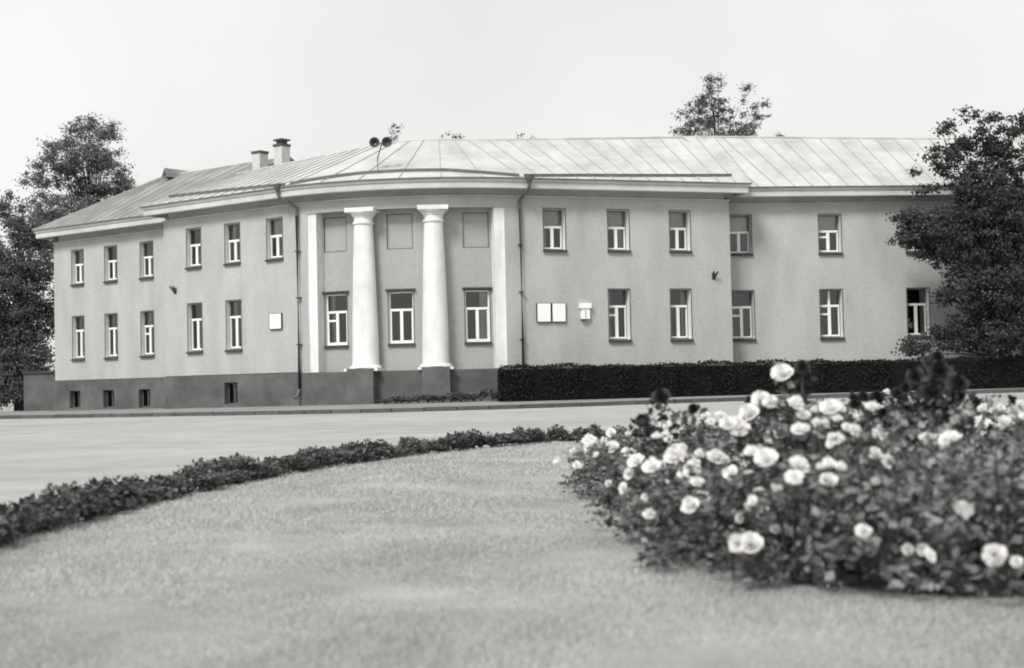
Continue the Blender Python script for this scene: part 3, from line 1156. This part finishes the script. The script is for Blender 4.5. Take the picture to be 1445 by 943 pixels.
def catmull(pts, per=8):
    out = []
    P = [pts[0]] + list(pts) + [pts[-1]]
    for i in range(1, len(P) - 2):
        p0, p1, p2, p3 = (np.array(P[i + q], float) for q in (-1, 0, 1, 2))
        for t in np.arange(per) / per:
            out.append(tuple(0.5 * ((2 * p1) + (-p0 + p2) * t + (2 * p0 - 5 * p1 + 4 * p2 - p3) * t * t + (-p0 + 3 * p1 - 3 * p2 + p3) * t ** 3)))
    out.append(tuple(pts[-1]))
    return out


kerb = catmull(kp)
# the square: fine strip from in front of the camera to the kerb
road = MB()
rows = []
for f in np.linspace(0, 1, 24):
    rows.append([(kx * (0.55 + 0.45 * f), -14 + (ky + 14) * f, gz(kx * (0.55 + 0.45 * f), -14 + (ky + 14) * f) - 0.006) for kx, ky in kerb])
road.grid(rows)
tag(road.build('road', M['asphalt']), kind='structure')


def zwall(x):
    return float(np.interp(x, [-22, -8, -3, 12], [-0.06, 0.08, 0.13, 0.17]))


wall_line = []
cand = [(-46, 88), (-21.6, 70.6)] + [xy(A0 + DIRA * LA), xy(B0), xy(B1)] + [bow_map(LBOW * i / 10, 0)[:2] for i in range(1, 10)] + [xy(C0), xy(C1), (9.4, 60.7), (34, 63.2)]
cx_ = [c[0] for c in cand]
pv = MB()
KH = 0.13
outer = [(kx, ky + 0.14, gz(kx, ky) + KH) for kx, ky in kerb]
inner = [(kx, float(np.interp(kx, cx_, [c[1] for c in cand])) + 0.6, zwall(kx)) for kx, ky in kerb]
pv.grid([outer, inner])
pav = tag(pv.build('pavement', M['pavement']), kind='structure')
# kerb stones, each its own piece
seglen = 1.1
acc = [0]
for i in range(1, len(kerb)):
    acc.append(acc[-1] + math.dist(kerb[i], kerb[i - 1]))
kx_ = [k[0] for k in kerb]
ky_ = [k[1] for k in kerb]
d = 12.0
while d < acc[-1] - 4:
    pa = (float(np.interp(d + 0.012, acc, kx_)), float(np.interp(d + 0.012, acc, ky_)))
    pb = (float(np.interp(d + seglen - 0.012, acc, kx_)), float(np.interp(d + seglen - 0.012, acc, ky_)))
    dz = random.uniform(-0.008, 0.01)
    k = MB()
    za, zb_ = gz(*pa), gz(*pb)
    k.hexa([(pa[0], pa[1], za - .1), (pb[0], pb[1], zb_ - .1), (pb[0], pb[1] + .15, zb_ - .1), (pa[0], pa[1] + .15, za - .1),
            (pa[0], pa[1] + .01, za + KH + dz), (pb[0], pb[1] + .01, zb_ + KH + dz), (pb[0], pb[1] + .15, zb_ + KH + .004 + dz), (pa[0], pa[1] + .15, za + KH + .004 + dz)])
    k.build('kerb_stone', M['kerb'], pav)
    d += seglen

# ------------------------------------------------------------------ lawn: an oval island in the square
LC_, LA_, LB_ = (2.2, 9.5), 6.1, 15.5


def oval(t, grow=0.0):
    return (LC_[0] + (LA_ + grow) * math.cos(t), LC_[1] + (LB_ + grow) * math.sin(t))


lw = MB()
NT, NR = 120, 26
rows = []
for r in range(NR + 1):
    f = (r / NR)
    row = []
    for i in range(NT + 1):
        t = 2 * math.pi * i / NT
        x = LC_[0] + LA_ * f * math.cos(t)
        y = LC_[1] + LB_ * f * math.sin(t)
        row.append((x, y, gz(x, y) + 0.045 * (1 - f ** 8) + 0.004))
    rows.append(row)
lw.grid(rows)
tag(lw.build('lawn', M['turf']), kind='structure')


def lawn_z(x, y):
    f = math.hypot((x - LC_[0]) / LA_, (y - LC_[1]) / LB_)
    return gz(x, y) + 0.045 * (1 - min(1, f) ** 8) + 0.004


# grass blades inside the view and a little around it
def grass():
    ys, ws = [], []
    out = []
    for (ya, yb, dens, h, w) in ((4.6, 7.5, 6500, 0.028, 0.0042), (7.5, 11, 3600, 0.030, 0.006), (11, 16, 1600, 0.033, 0.009), (16, 25, 750, 0.036, 0.014)):
        n = int(dens * 0.5 * 0.80 * (yb * yb - ya * ya) + dens * 1.0 * (yb - ya))
        y = np.sqrt(rng.uniform(ya * ya, yb * yb, n))
        x = rng.uniform(-0.40, 0.40, n) * y + rng.uniform(-0.4, 0.4, n)
        inside = ((x - LC_[0]) / LA_) ** 2 + ((y - LC_[1]) / LB_) ** 2 < 0.985
        x, y = x[inside], y[inside]
        f = np.sqrt(((x - LC_[0]) / LA_) ** 2 + ((y - LC_[1]) / LB_) ** 2)
        s = np.clip((y - 8) / 42, 0, 1)
        z = -0.42 + s * (0.30 + 0.006 * x) + 0.045 * (1 - f ** 8)
        n = len(x)
        clump = 0.75 + 0.5 * np.sin(x * 2.3 + 1.1 * np.sin(y * 1.7)) * np.sin(y * 1.9 + x)
        hh = h * rng.uniform(0.5, 1.4, n) * clump
        a = rng.uniform(0, 2 * np.pi, n)
        lx, ly = rng.normal(0, 0.5, n) * hh, rng.normal(0, 0.5, n) * hh
        v = np.empty((n, 3, 3))
        v[:, 0] = np.stack([x - np.cos(a) * w, y - np.sin(a) * w, z], 1)
        v[:, 1] = np.stack([x + np.cos(a) * w, y + np.sin(a) * w, z], 1)
        v[:, 2] = np.stack([x + lx, y + ly, z + hh], 1)
        out.append(v.reshape(-1, 3))
    return np.concatenate(out)


go = link('grass', tri_soup('grass', grass(), 3, M['grass']))
tag(go, 'short mown grass covering the oval lawn', 'grass', kind='stuff')

# ------------------------------------------------------------------ plants edging the lawn
def plant_mesh(seed, R, H, n, leaf, m, name):
    r = np.random.default_rng(seed)
    pts = []
    nrm = []
    lumps = [(r.normal(0, R * 0.45), r.normal(0, R * 0.45), H * r.uniform(0.45, 0.85), R * r.uniform(0.4, 0.7)) for _ in range(7)]
    for i in range(n):
        lx, ly, lz, lr = lumps[r.integers(len(lumps))]
        d = r.normal(size=3)
        d /= np.linalg.norm(d)
        q = lr * r.uniform(0.55, 1.05)
        p = np.array([lx + d[0] * q, ly + d[1] * q, max(0.02, lz + d[2] * q * 0.8)])
        pts.append(p)
        nrm.append(d)
    return tri_soup(name, leaf_cards(np.array(pts), leaf, seed=seed + 1, normals=np.array(nrm), nbias=0.45, aspect=0.7), 4, m)


edge_meshes = [plant_mesh(40 + i, 0.19, 0.27, 260, 0.06, M['leaf_edge'], 'foliage') for i in range(6)]
stem_mb = MB()
for k in range(5):
    a = k * 1.26
    stem_mb.tube([(0, 0, -0.02), (0.05 * math.cos(a), 0.05 * math.sin(a), 0.1), (0.12 * math.cos(a), 0.12 * math.sin(a), 0.2)], [0.008, 0.006, 0.004], 5)
stem_mesh = stem_mb.mesh('stems', M['stem'])
er = random.Random(3)
t = math.radians(186)
while t > math.radians(18):
    for row in (0, 1):
        x, y = oval(t + er.uniform(-.006, .006), -0.02 - 0.28 * row + er.uniform(-.06, .06))
        if abs(x) < 0.40 * y + 0.5:
            far = (y - 10) / 15
            hgt = er.choice((0.6, 0.75, 0.9, 1.0, 1.1, 1.35)) * (0.80 - 0.08 * far)
            o = thing('edging_plant', 'low dark leafy plant in the border edging the lawn', 'plant', (x, y, lawn_z(x, y) - 0.01), 'low plants edging the lawn', er.uniform(0, 6.28))
            o.scale = (er.uniform(0.9, 1.2), er.uniform(0.9, 1.2), hgt)
            link('foliage', er.choice(edge_meshes), o)
            link('stems', stem_mesh, o)
    yy = oval(t)
    dt = 0.29 / math.hypot(LA_ * math.sin(t), LB_ * math.cos(t))
    t -= dt

# weedy plants at the foot of the bow
for i in range(15):
    px = 545 + i * 11.2 + er.uniform(-3, 3)
    s = arc_s(px, 0.7)
    kk = 0.55 + er.uniform(0, 0.5)
    if px > 580 and px < 650:
        kk += 0.45
    x, y, _ = bow_map(s, 0, kk)
    o = thing('foundation_plant', 'scruffy low plant growing at the foot of the portico plinth', 'plant', (x, y, zwall(x) - 0.02), 'weeds at the portico plinth', er.uniform(0, 6.28))
    o.scale = (1.7, 1.7, er.uniform(0.7, 1.1) * (0.8 + 0.05 * i))
    link('foliage', er.choice(edge_meshes), o)
    link('stems', stem_mesh, o)

# ------------------------------------------------------------------ roses
bed = MB()
bed_pts = [(0.75, 14.6), (0.75, 12.0), (0.88, 9.6), (1.1, 8.6), (1.4, 7.5), (2.0, 6.95), (3.0, 6.75), (3.7, 6.95), (4.3, 8.2), (4.7, 11.0), (5.0, 13.2), (3.2, 14.8), (1.4, 14.9)]
cb = (2.9, 11.0)
N = len(bed_pts)
bed.v = [(cb[0], cb[1], lawn_z(*cb) + 0.05)] + [(x, y, lawn_z(x, y) + 0.012) for x, y in bed_pts] + [(cb[0] + (x - cb[0]) * .93, cb[1] + (y - cb[1]) * .90, lawn_z(x, y) + 0.03) for x, y in bed_pts]
for i in range(N):
    j = (i + 1) % N
    bed.f.append((0, 1 + N + j, 1 + N + i))
    bed.f.append((1 + i, 1 + N + i, 1 + N + j, 1 + j))
tag(bed.build('flower_bed', M['soil']), kind='structure')


def rose_bloom(seed, m, tight=False):
    r = random.Random(seed)
    mb = MB()
    rings = [(3, 0.22, 1.25, 0.95), (5, 0.42, 1.0, 0.9), (6, 0.68, 0.72, 0.85), (7, 0.92, 0.38, 0.8)]
    if tight:
        rings = rings[:3]
    for n, rad, up, wid in rings:
        ph = r.uniform(0, 6.28)
        for k in range(n):
            a = ph + 2 * math.pi * k / n + r.uniform(-.15, .15)
            ca, sa = math.cos(a), math.sin(a)
            half = wid * rad * 2.6 / n * 1.15 + 0.12
            R1 = rad * r.uniform(0.9, 1.1)
            H1 = up * r.uniform(0.85, 1.1)

            def P(u, v):
                # u across -1..1, v 0..1 base to lip
                rr = R1 * (0.15 + 0.85 * v ** 0.7) * (1 - 0.12 * u * u) + (0.10 * v ** 4 if rad > 0.4 else -0.02 * v)
                zz = H1 * v ** 1.2 * (1 - 0.18 * u * u) - (0.10 * v ** 5 if rad > 0.4 else 0)
                w = half * u * (0.45 + 0.55 * v) * (1.0 if v < 0.95 else 0.8)
                return (rr * ca - w * sa, rr * sa + w * ca, zz - 0.25)
            rows = [[P(u, v) for u in (-1, -0.4, 0.4, 1)] for v in (0, 0.45, 0.85, 1.0)]
            mb.grid(rows)
    return mb.mesh('bloom', m, smooth=True)


blooms_w = [rose_bloom(s, M['petal'], s % 3 == 2) for s in range(4)]
blooms_d = [rose_bloom(s + 20, M['petal_dark'], s % 2 == 1) for s in range(2)]
blooms_p = [rose_bloom(s + 40, M['petal_small']) for s in range(2)]


def rose_foliage(seed, R, H, n):
    r = np.random.default_rng(seed)
    pts, nrm = [], []
    ncl = 42
    cl = []
    for i in range(ncl):
        a = r.uniform(0, 2 * np.pi)
        q = R * math.sqrt(r.uniform(0, 1))
        cl.append((q * math.cos(a), q * math.sin(a), H * (r.uniform(0.10, 0.97) if i > 7 else r.uniform(0.05, 0.2)) * (1 - 0.25 * (q / R) ** 2), r.uniform(0.10, 0.19)))
    for i in range(n):
        c = cl[r.integers(ncl)]
        d = r.normal(size=3)
        d /= np.linalg.norm(d)
        q = c[3] * r.uniform(0.3, 1.1)
        p = np.array([c[0] + d[0] * q, c[1] + d[1] * q, max(0.03, c[2] + d[2] * q)])
        pts.append(p)
        nrm.append(d + np.array([0, 0, 0.6]))
    return tri_soup('foliage', leaf_cards(np.array(pts), 0.062, seed=seed + 3, normals=np.array(nrm), nbias=0.4, aspect=0.68), 4, M['leaf_rose']), cl


def rose_stems(seed, R, H):
    r = random.Random(seed)
    mb = MB()
    for k in range(9):
        a = r.uniform(0, 6.28)
        q = R * r.uniform(0.3, 0.9)
        h = H * r.uniform(0.7, 1.0)
        mb.tube([(0.04 * math.cos(a), 0.04 * math.sin(a), -0.05), (q * 0.4 * math.cos(a), q * 0.4 * math.sin(a), h * 0.5), (q * math.cos(a), q * math.sin(a), h)], [0.011, 0.008, 0.005], 5)
    return mb.mesh('canes', M['stem'])


RV = []
for i in range(6):
    R, H = 0.46, 0.80
    fm, cl = rose_foliage(60 + i, R, H, 1300)
    RV.append((fm, rose_stems(80 + i, R, H), cl, R, H))

LOOK = {'white': 'white-flowering rose bush', 'dark': 'rose bush with dark blooms', 'pale': 'rose bush with many small pale blooms', 'leafy': 'mostly leafy rose bush with few blooms'}
ORD = ('first', 'second', 'third', 'fourth', 'fifth', 'sixth', 'seventh', 'eighth')
ROWS = ('row edging the open lawn', 'second row from the open lawn', 'third row from the open lawn', 'fourth row from the open lawn', 'fifth row from the open lawn', 'sixth row from the open lawn', 'rearmost row towards the road')
rowcount = {}
rr = random.Random(21)


def rose(x, y, kind, nbloom, hs=1.0, ws=1.0, extra=(), row=0):
    i = rr.randrange(len(RV))
    fm, sm, cl, R, H = RV[i]
    n_ = rowcount.get(row, 0)
    rowcount[row] = n_ + 1
    lab, grp = '%s, %s in the %s' % (LOOK[kind], ORD[n_], ROWS[row]), 'rose bushes in the flower bed'
    rz = rr.uniform(0, 6.28)
    o = thing('rose_bush', lab, 'rose bush', (x, y, lawn_z(x, y) + 0.03), grp, 0.0)
    f = link('foliage', fm, o, rz=rz, scale=(ws, ws, hs))
    link('canes', sm, o, rz=rz, scale=(ws, ws, hs))
    ca, sa = math.cos(rz), math.sin(rz)
    spots = []
    for c in cl:
        px, py = (c[0] * ca - c[1] * sa) * ws, (c[0] * sa + c[1] * ca) * ws
        spots.append((px, py, c[2] * hs, c[3]))
    # blooms favour the upper and outer clumps, several together in a cluster
    spots.sort(key=lambda p: -(0.45 * p[2] / (H * hs) + rr.uniform(0, 0.8) - 0.9 * p[1]))
    done = 0
    q = 0
    while done < nbloom * 1.35:
        p = spots[q % len(spots)]
        q += 1
        for j in range(rr.choice((1, 1, 2, 2, 3, 4))):
            done += 1
            vec = (Vector((p[0], p[1] - 0.16, (p[2] - 0.3) * 0.9 + 0.15)).normalized() + Vector((rr.uniform(-.6, .6), rr.uniform(-.6, .2), rr.uniform(-.3, .5)))).normalized()
            pos = Vector((p[0], p[1], p[2])) + vec * (p[3] * rr.uniform(0.95, 1.2))
            if kind == 'pale':
                me, s = rr.choice(blooms_p), rr.uniform(0.026, 0.04)
            elif kind == 'dark' and rr.random() < 0.7:
                me, s = rr.choice(blooms_d), rr.uniform(0.045, 0.065)
            else:
                me, s = rr.choice(blooms_w), rr.choice((0.027, 0.033, 0.040, 0.048, 0.056))
            pos.z = max(pos.z, 0.17 + s)
            b = link('bloom', me, o, pos, 0, (s * rr.uniform(.75, 1.25), s * rr.uniform(.75, 1.25), s * rr.uniform(.7, 1.2)))
            up = (vec + Vector((rr.uniform(-.4, .4), rr.uniform(-.5, .2), rr.uniform(0, .6)))).normalized()
            b.rotation_euler = up.to_track_quat('Z', 'Y').to_euler()
    for (ex, ey, ez, s, k) in [(a_, b_, c_ - 0.13, d_, e_) for a_, b_, c_, d_, e_ in extra]:      # tall single blooms on their own canes
        st = MB()
        st.tube([(ex * 0.3, ey * 0.3, 0.3), (ex * 0.7, ey * 0.7, ez * 0.7), (ex, ey, ez)], [0.008, 0.006, 0.005], 5)
        lo = link('cane', st.mesh('cane', M['stem']), o)
        dk = k == 'd'
        sp_ = 0.10 if dk else 0.05
        lv = leaf_cards(np.array([[ex * (0.5 + 0.5 * f) + rr.uniform(-sp_, sp_), ey * (0.5 + 0.5 * f) + rr.uniform(-sp_, sp_), ez * (0.55 + 0.45 * f)] for f in np.linspace(0, 1.0, 75 if dk else 26)]), 0.06, seed=int(ez * 1000) + int(ex * 100 + 50), aspect=0.68)
        link('cane_leaves', tri_soup('cane_leaves', lv, 4, M['leaf_dark' if dk else 'leaf_rose']), o)
        b = link('bloom', rr.choice(blooms_d if k == 'd' else blooms_w[:2]), o, (ex, ey, ez), 0, s)
        b.rotation_euler = Vector((rr.uniform(-.5, .2), -0.7, 0.6)).normalized().to_track_quat('Z', 'Y').to_euler()


# rows from the lawn edge to the road, each counted from the bed's end beside the open lawn
rose(1.10, 8.25, 'white', 13, 0.62, 0.9)
rose(1.42, 7.65, 'white', 12, 0.74)
rose(1.85, 7.25, 'leafy', 5, 0.80)
rose(2.30, 7.08, 'white', 9, 0.84)
rose(2.78, 7.0, 'leafy', 6, 0.86)
rose(3.2, 7.1, 'leafy', 5, 0.86)
rose(1.85, 8.1, 'white', 13, 0.95, row=1)
rose(2.5, 7.95, 'white', 8, 0.95, row=1)
rose(3.05, 7.9, 'leafy', 5, 0.95, row=1)
rose(3.65, 7.75, 'leafy', 6, 0.92, row=1)
rose(1.10, 9.35, 'white', 22, 0.72, row=2)
rose(1.70, 8.85, 'white', 18, 1.05, extra=((-0.12, -0.1, 1.17, 0.066, 'w'), (-0.24, -0.05, 1.02, 0.055, 'w'), (-0.19, -0.1, 1.0, 0.05, 'w'), (-0.32, -0.1, 0.94, 0.062, 'w'), (-0.38, -0.12, 0.85, 0.06, 'w'), (-0.45, -0.12, 0.88, 0.05, 'w'), (0.04, 0.1, 1.2, 0.05, 'd')), row=2)
rose(2.28, 8.75, 'white', 9, 1.0, row=2)
rose(2.56, 8.95, 'dark', 8, 1.06, extra=((0.0, 0.0, 1.16, 0.075, 'd'), (0.08, -0.1, 1.08, 0.07, 'd'), (-0.08, -0.1, 1.03, 0.07, 'd'), (0.02, 0.1, 1.24, 0.05, 'd'), (-0.13, 0.05, 1.13, 0.06, 'd'), (0.12, 0.05, 1.0, 0.07, 'd')), row=2)
rose(3.25, 8.7, 'leafy', 7, 1.0, row=2)
rose(3.9, 8.6, 'white', 6, 1.0, row=2)
for ri, (y, xs_) in enumerate(((10.1, (1.02, 1.6, 2.2, 2.85, 3.5, 4.15)), (11.5, (0.98, 1.6, 2.25, 2.9, 3.6, 4.3)), (12.9, (1.0, 1.7, 2.4, 3.1, 3.9, 4.7)))):
    for x in xs_:
        xx, yy = x + rr.uniform(-.1, .1), y + rr.uniform(-.15, .15)
        if x > 0.35 * y - 0.3:
            k, nbm = 'pale', 26
        elif x > 1.8 and rr.random() < 0.45:
            k, nbm = 'dark', 8
        else:
            k, nbm = 'white', rr.randint(12, 18)
        ex = ()
        if k == 'dark':
            ex = tuple((rr.uniform(-.25, .25), rr.uniform(-.2, .2), rr.uniform(0.85, 1.03), rr.uniform(.06, .08), 'd') for _ in range(3))
        if ri == 0 and x == 1.02:
            ex = ((0.02, 0.3, 1.02, 0.07, 'd'), (0.25, 0.3, 0.92, 0.06, 'd'), (-0.12, 0.2, 0.86, 0.06, 'd'))
        rose(xx, yy, k, nbm, rr.uniform(0.88, 1.02) * (0.74 if x < 1.1 else 0.86 if x < 1.75 else 1.0), 1.0, ex, row=3 + ri)
for x in (1.0, 1.8, 2.6):
    rose(x, 14.2, 'white', 12, 0.62, row=6)

# ------------------------------------------------------------------ clipped hedge
hp = [(-0.45, 54.25), (9.4, 57.35), (28, 59.25)]
hd = thing('clipped_hedge', 'long low dark clipped hedge along the wall right of the portico', 'hedge', (9.4, 57.35, 0.1))
core = MB()
cardpts, cardn = [], []
hr = np.random.default_rng(5)
for i in range(2):
    a, b = np.array(hp[i]), np.array(hp[i + 1])
    L = np.linalg.norm(b - a)
    dv_ = (b - a) / L
    nv = np.array([dv_[1], -dv_[0]])
    th, z0, z1 = 0.42, -0.05, 1.29
    n = int(L * 620)
    s = hr.uniform(0, L, n)
    face = hr.choice(3, n, p=[0.55, 0.35, 0.10])
    k = np.where(face == 0, th, np.where(face == 2, -th, hr.uniform(-th, th, n)))
    z = np.where(face == 1, z1, hr.uniform(0.1, z1, n))
    bump = 0.05 * np.sin(s * 3.1) + 0.03 * np.sin(s * 7.7 + 1)
    k = k + hr.normal(0, 0.03, n) + np.where(face == 0, bump, 0)
    z = z + hr.normal(0, 0.03, n) + np.where(face == 1, bump * 0.7 + 0.04 * np.sin(s * 0.9 + i) + np.abs(hr.normal(0, 0.03, n)), 0)
    P = a[None] + dv_[None] * s[:, None] + nv[None] * k[:, None]
    cardpts.append(np.stack([P[:, 0], P[:, 1], z], 1))
    nn = np.where((face == 1)[:, None], np.array([[0, 0, 1.0]]), np.array([[nv[0], nv[1], 0.2]]))
    cardn.append(nn)
    q = th - 0.04
    core.hexa([(*(a + nv * q), z0), (*(b + nv * q), z0), (*(b - nv * q), z0), (*(a - nv * q), z0),
               (*(a + nv * q), z1 - .04), (*(b + nv * q), z1 - .04), (*(b - nv * q), z1 - .04), (*(a - nv * q), z1 - .04)])
# rounded end by the portico
n = 700
e = np.array(hp[0])
pe = np.stack([e[0] + hr.normal(0, 0.05, n), e[1] + hr.uniform(-.42, .42, n), hr.uniform(0.1, 1.28, n)], 1)
cardpts.append(pe)
cardn.append(np.tile([[-1.0, -0.3, 0.1]], (n, 1)))
core.build('branches', M['hedge_core'], hd)
cp_ = np.concatenate(cardpts) - np.array([[9.4, 57.35, 0.1]])
ho = link('foliage', tri_soup('foliage', leaf_cards(cp_, 0.085, seed=9, normals=np.concatenate(cardn), nbias=0.4, aspect=0.7), 4, M['leaf_hedge']), hd)

# ------------------------------------------------------------------ trees
def tree(name, label, loc, lobes, nclump, nleaf, leaf, m, trunk_r, group=None, seed=0, clump=0.5, bare=0.35):
    """lobes: ellipsoids (x, y, z, rx, ry, rz) in metres relative to loc"""
    r = np.random.default_rng(seed)
    o = thing(name, label, 'tree', loc, group)
    vol = np.array([l[3] * l[4] * l[5] for l in lobes]) ** 0.75
    vol /= vol.sum()
    C = []
    for i in range(nclump):
        l = lobes[r.choice(len(lobes), p=vol)]
        d = r.normal(size=3)
        d /= np.linalg.norm(d)
        q = r.uniform(0.25, 1.0) ** 0.5
        C.append((l[0] + d[0] * l[3] * q, l[1] + d[1] * l[4] * q, l[2] + d[2] * l[5] * q, clump * r.uniform(0.55, 1.25)))
    pts, nrm = [], []
    for c in C:
        k = max(6, int(nleaf * (c[3] / clump) ** 2))
        d = r.normal(size=(k, 3))
        d /= np.linalg.norm(d, axis=1, keepdims=True)
        q = c[3] * np.minimum(np.abs(r.normal(0, 0.62, (k, 1))), r.uniform(0.8, 1.25, (k, 1)))
        sq = np.array([[1.15, 1.15, 0.75]])
        pts.append(np.array([c[:3]]) + d * q * sq)
        nrm.append(d + np.array([[0, 0, 0.5]]))
    P = np.concatenate(pts)
    link('crown', tri_soup('crown', leaf_cards(P, leaf, seed=seed + 1, normals=np.concatenate(nrm), nbias=0.4, aspect=0.75), 4, m), o)
    # trunk and limbs
    top = max(l[2] for l in lobes)
    mb = MB()
    ax = [(0, 0, -0.1), (0.03 * top * 0.3, 0.0, top * 0.25), (0.0, 0.1, top * 0.55), (0.1, 0, top * 0.95)]
    mb.tube(ax, [trunk_r * 1.15, trunk_r * 0.85, trunk_r * 0.55, trunk_r * 0.12], 9)
    mb.build('trunk', M['bark'])
    tr = col.objects[-1]
    tr.parent = o
    lm = MB()
    for j, c in enumerate(C):
        if r.random() > bare:
            continue
        f = max(0.12, min(0.85, (c[2] / top) * r.uniform(0.55, 0.8)))
        b0 = Vector((0.02 * top * f, 0.05, top * f))
        e_ = Vector(c[:3])
        md = b0.lerp(e_, 0.55) + Vector((0, 0, 0.12 * (e_ - b0).length * r.uniform(-.3, 1)))
        rr_ = trunk_r * 0.28 * (1 - f * 0.5)
        lm.tube([tuple(b0), tuple(md), tuple(e_)], [rr_, rr_ * 0.55, rr_ * 0.15], 5)
    l2 = lm.build('limbs', M['bark'])
    l2.parent = o
    return o


def px_lobes(lobes, base, ydepth, seed=0):
    """crown lobes given as angular offsets seen in the photograph, turned into metres at the tree's own distance"""
    r = random.Random(seed)
    out = []
    k = ydepth / 2100.0
    for (px, py, rx, ry) in lobes:
        # undo the camera's roll and pitch for the lobe centre
        u, w = (px - 722.5) / 2100.0, -(py - 471.5) / 2100.0
        u2, w2 = cr * u - sr * w, sr * u + cr * w
        ray = Vector((u2, cp - sp * w2, sp + cp * w2))
        t = ydepth / ray.y
        out.append((ray.x * t - base[0], r.uniform(-0.5, 0.5) * rx * k, EYE.z + ray.z * t - base[2], rx * k, rx * k * 0.95, ry * k))
    return out


b1 = (-25.0, 88.0, 0.0)
tree('birch_tree', 'tall airy tree rising behind the far left end of the building', b1, px_lobes([(120, 166, 18, 18), (118, 190, 30, 34), (152, 205, 28, 32), (95, 222, 34, 26), (138, 250, 48, 30), (70, 245, 26, 22), (105, 290, 60, 32), (45, 262, 20, 18), (60, 330, 50, 36)], b1, 88.0, 2),
     360, 120, 0.135, M['leaf_far'], 0.22, seed=101, clump=0.55)
b2 = (-25.2, 76.0, 0.0)
tree('maple_tree', 'dense dark tree standing left of the building behind the low grey wall', b2, px_lobes([(18, 300, 26, 28), (40, 365, 44, 44), (15, 420, 46, 50), (42, 455, 36, 46), (10, 510, 44, 40), (58, 505, 24, 22), (15, 545, 30, 34), (40, 540, 20, 30), (-20, 540, 34, 34), (50, 330, 22, 22), (68, 420, 14, 40), (-25, 380, 40, 60), (-20, 470, 40, 60)], b2, 76.0, 3),
     520, 120, 0.14, M['leaf_far'], 0.26, seed=102, clump=0.6)
b3 = (13.2, 95.0, 0.0)
tree('poplar_tree', 'forked tree top showing above the roof ridge over the right wing', b3, px_lobes([(1008, 122, 16, 22), (1005, 155, 26, 26), (1056, 140, 10, 22), (1060, 165, 20, 22), (972, 168, 18, 22), (1080, 158, 12, 14), (1015, 185, 62, 26), (1015, 250, 60, 50)], b3, 95.0, 4),
     280, 90, 0.13, M['leaf_far'], 0.22, seed=103, clump=0.45)
b4 = (18.9, 58.8, 0.12)
tree('linden_tree', 'leafy dark tree in front of the right wing with drooping low branches', b4, px_lobes(
    [(1367, 160, 13, 12), (1335, 178, 16, 10), (1405, 185, 34, 30), (1375, 215, 34, 26), (1325, 222, 26, 18), (1285, 247, 22, 9), (1305, 268, 20, 12), (1385, 265, 48, 30), (1425, 250, 34, 50),
     (1285, 310, 24, 14), (1280, 335, 22, 10), (1330, 320, 38, 26), (1390, 325, 56, 40), (1450, 330, 50, 70), (1350, 365, 34, 26), (1400, 395, 50, 40), (1375, 425, 32, 22), (1420, 450, 45, 30), (1450, 440, 50, 50),
     (1365, 455, 34, 12), (1330, 470, 26, 8), (1288, 492, 22, 8), (1400, 480, 30, 14), (1490, 300, 50, 120), (1440, 205, 40, 45), (1425, 305, 55, 60), (1435, 400, 55, 60), (1345, 345, 46, 26), (1310, 325, 34, 20), (1360, 400, 36, 28), (1350, 250, 34, 24), (1375, 300, 50, 40), (1298, 328, 36, 24), (1300, 330, 30, 20), (1315, 350, 30, 18), (1340, 420, 20, 12), (1400, 478, 55, 24), (1450, 485, 50, 24), (1350, 482, 34, 14), (1300, 488, 26, 10), (1410, 440, 50, 36)], b4, 58.8, 5),
     1700, 62, 0.125, M['leaf_tree'], 0.13, seed=104, clump=0.34, bare=0.1)
# far treetops that only just clear the ridge
for i, (px, py, rx, ry, yd) in enumerate(((557, 186, 6, 14, 100.0), (624, 194, 20, 7, 104.0), (646, 194, 6, 9, 104.0), (738, 195, 14, 7, 108.0), (1101, 196, 8, 7, 110.0))):
    bx_ = (px - 722.5) / 2100 * yd
    bb_ = (bx_, yd, 0.0)
    tree('distant_tree', ('far thin treetop behind the roof loudspeakers', 'far treetop just clearing the ridge right of the loudspeakers', 'far pointed treetop just clearing the ridge right of the loudspeakers',
                          'far faint treetop just clearing the ridge above the right downpipe', 'tiny far treetop beside the forked tree above the ridge')[i], bb_,
         px_lobes([(px, py, rx, ry), (px, py + 30, rx * 2, 28), (px, py + 90, rx * 2.5, 50)], bb_, yd, i), 110, 26, 0.12, M['leaf_mid'], 0.10, seed=120 + i, clump=0.34)

# ------------------------------------------------------------------ yard wall at the far left
yw = thing('yard_wall', 'short low grey rendered wall meeting the left end of the building', 'wall', (-22.9, 72.6, -0.2))
m_ = MB()
m_.box((-23.8, 72.4, -0.4), (-22.0, 72.75, 1.75))
m_.build('wall', M['plinth'], yw)
m_ = MB()
m_.box((-23.86, 72.33, 1.75), (-22.0, 72.82, 1.86))
m_.build('coping', M['sill'], yw)

# drop the bookkeeping property
for o in bpy.data.objects:
    if "_org" in o:
        del o["_org"]
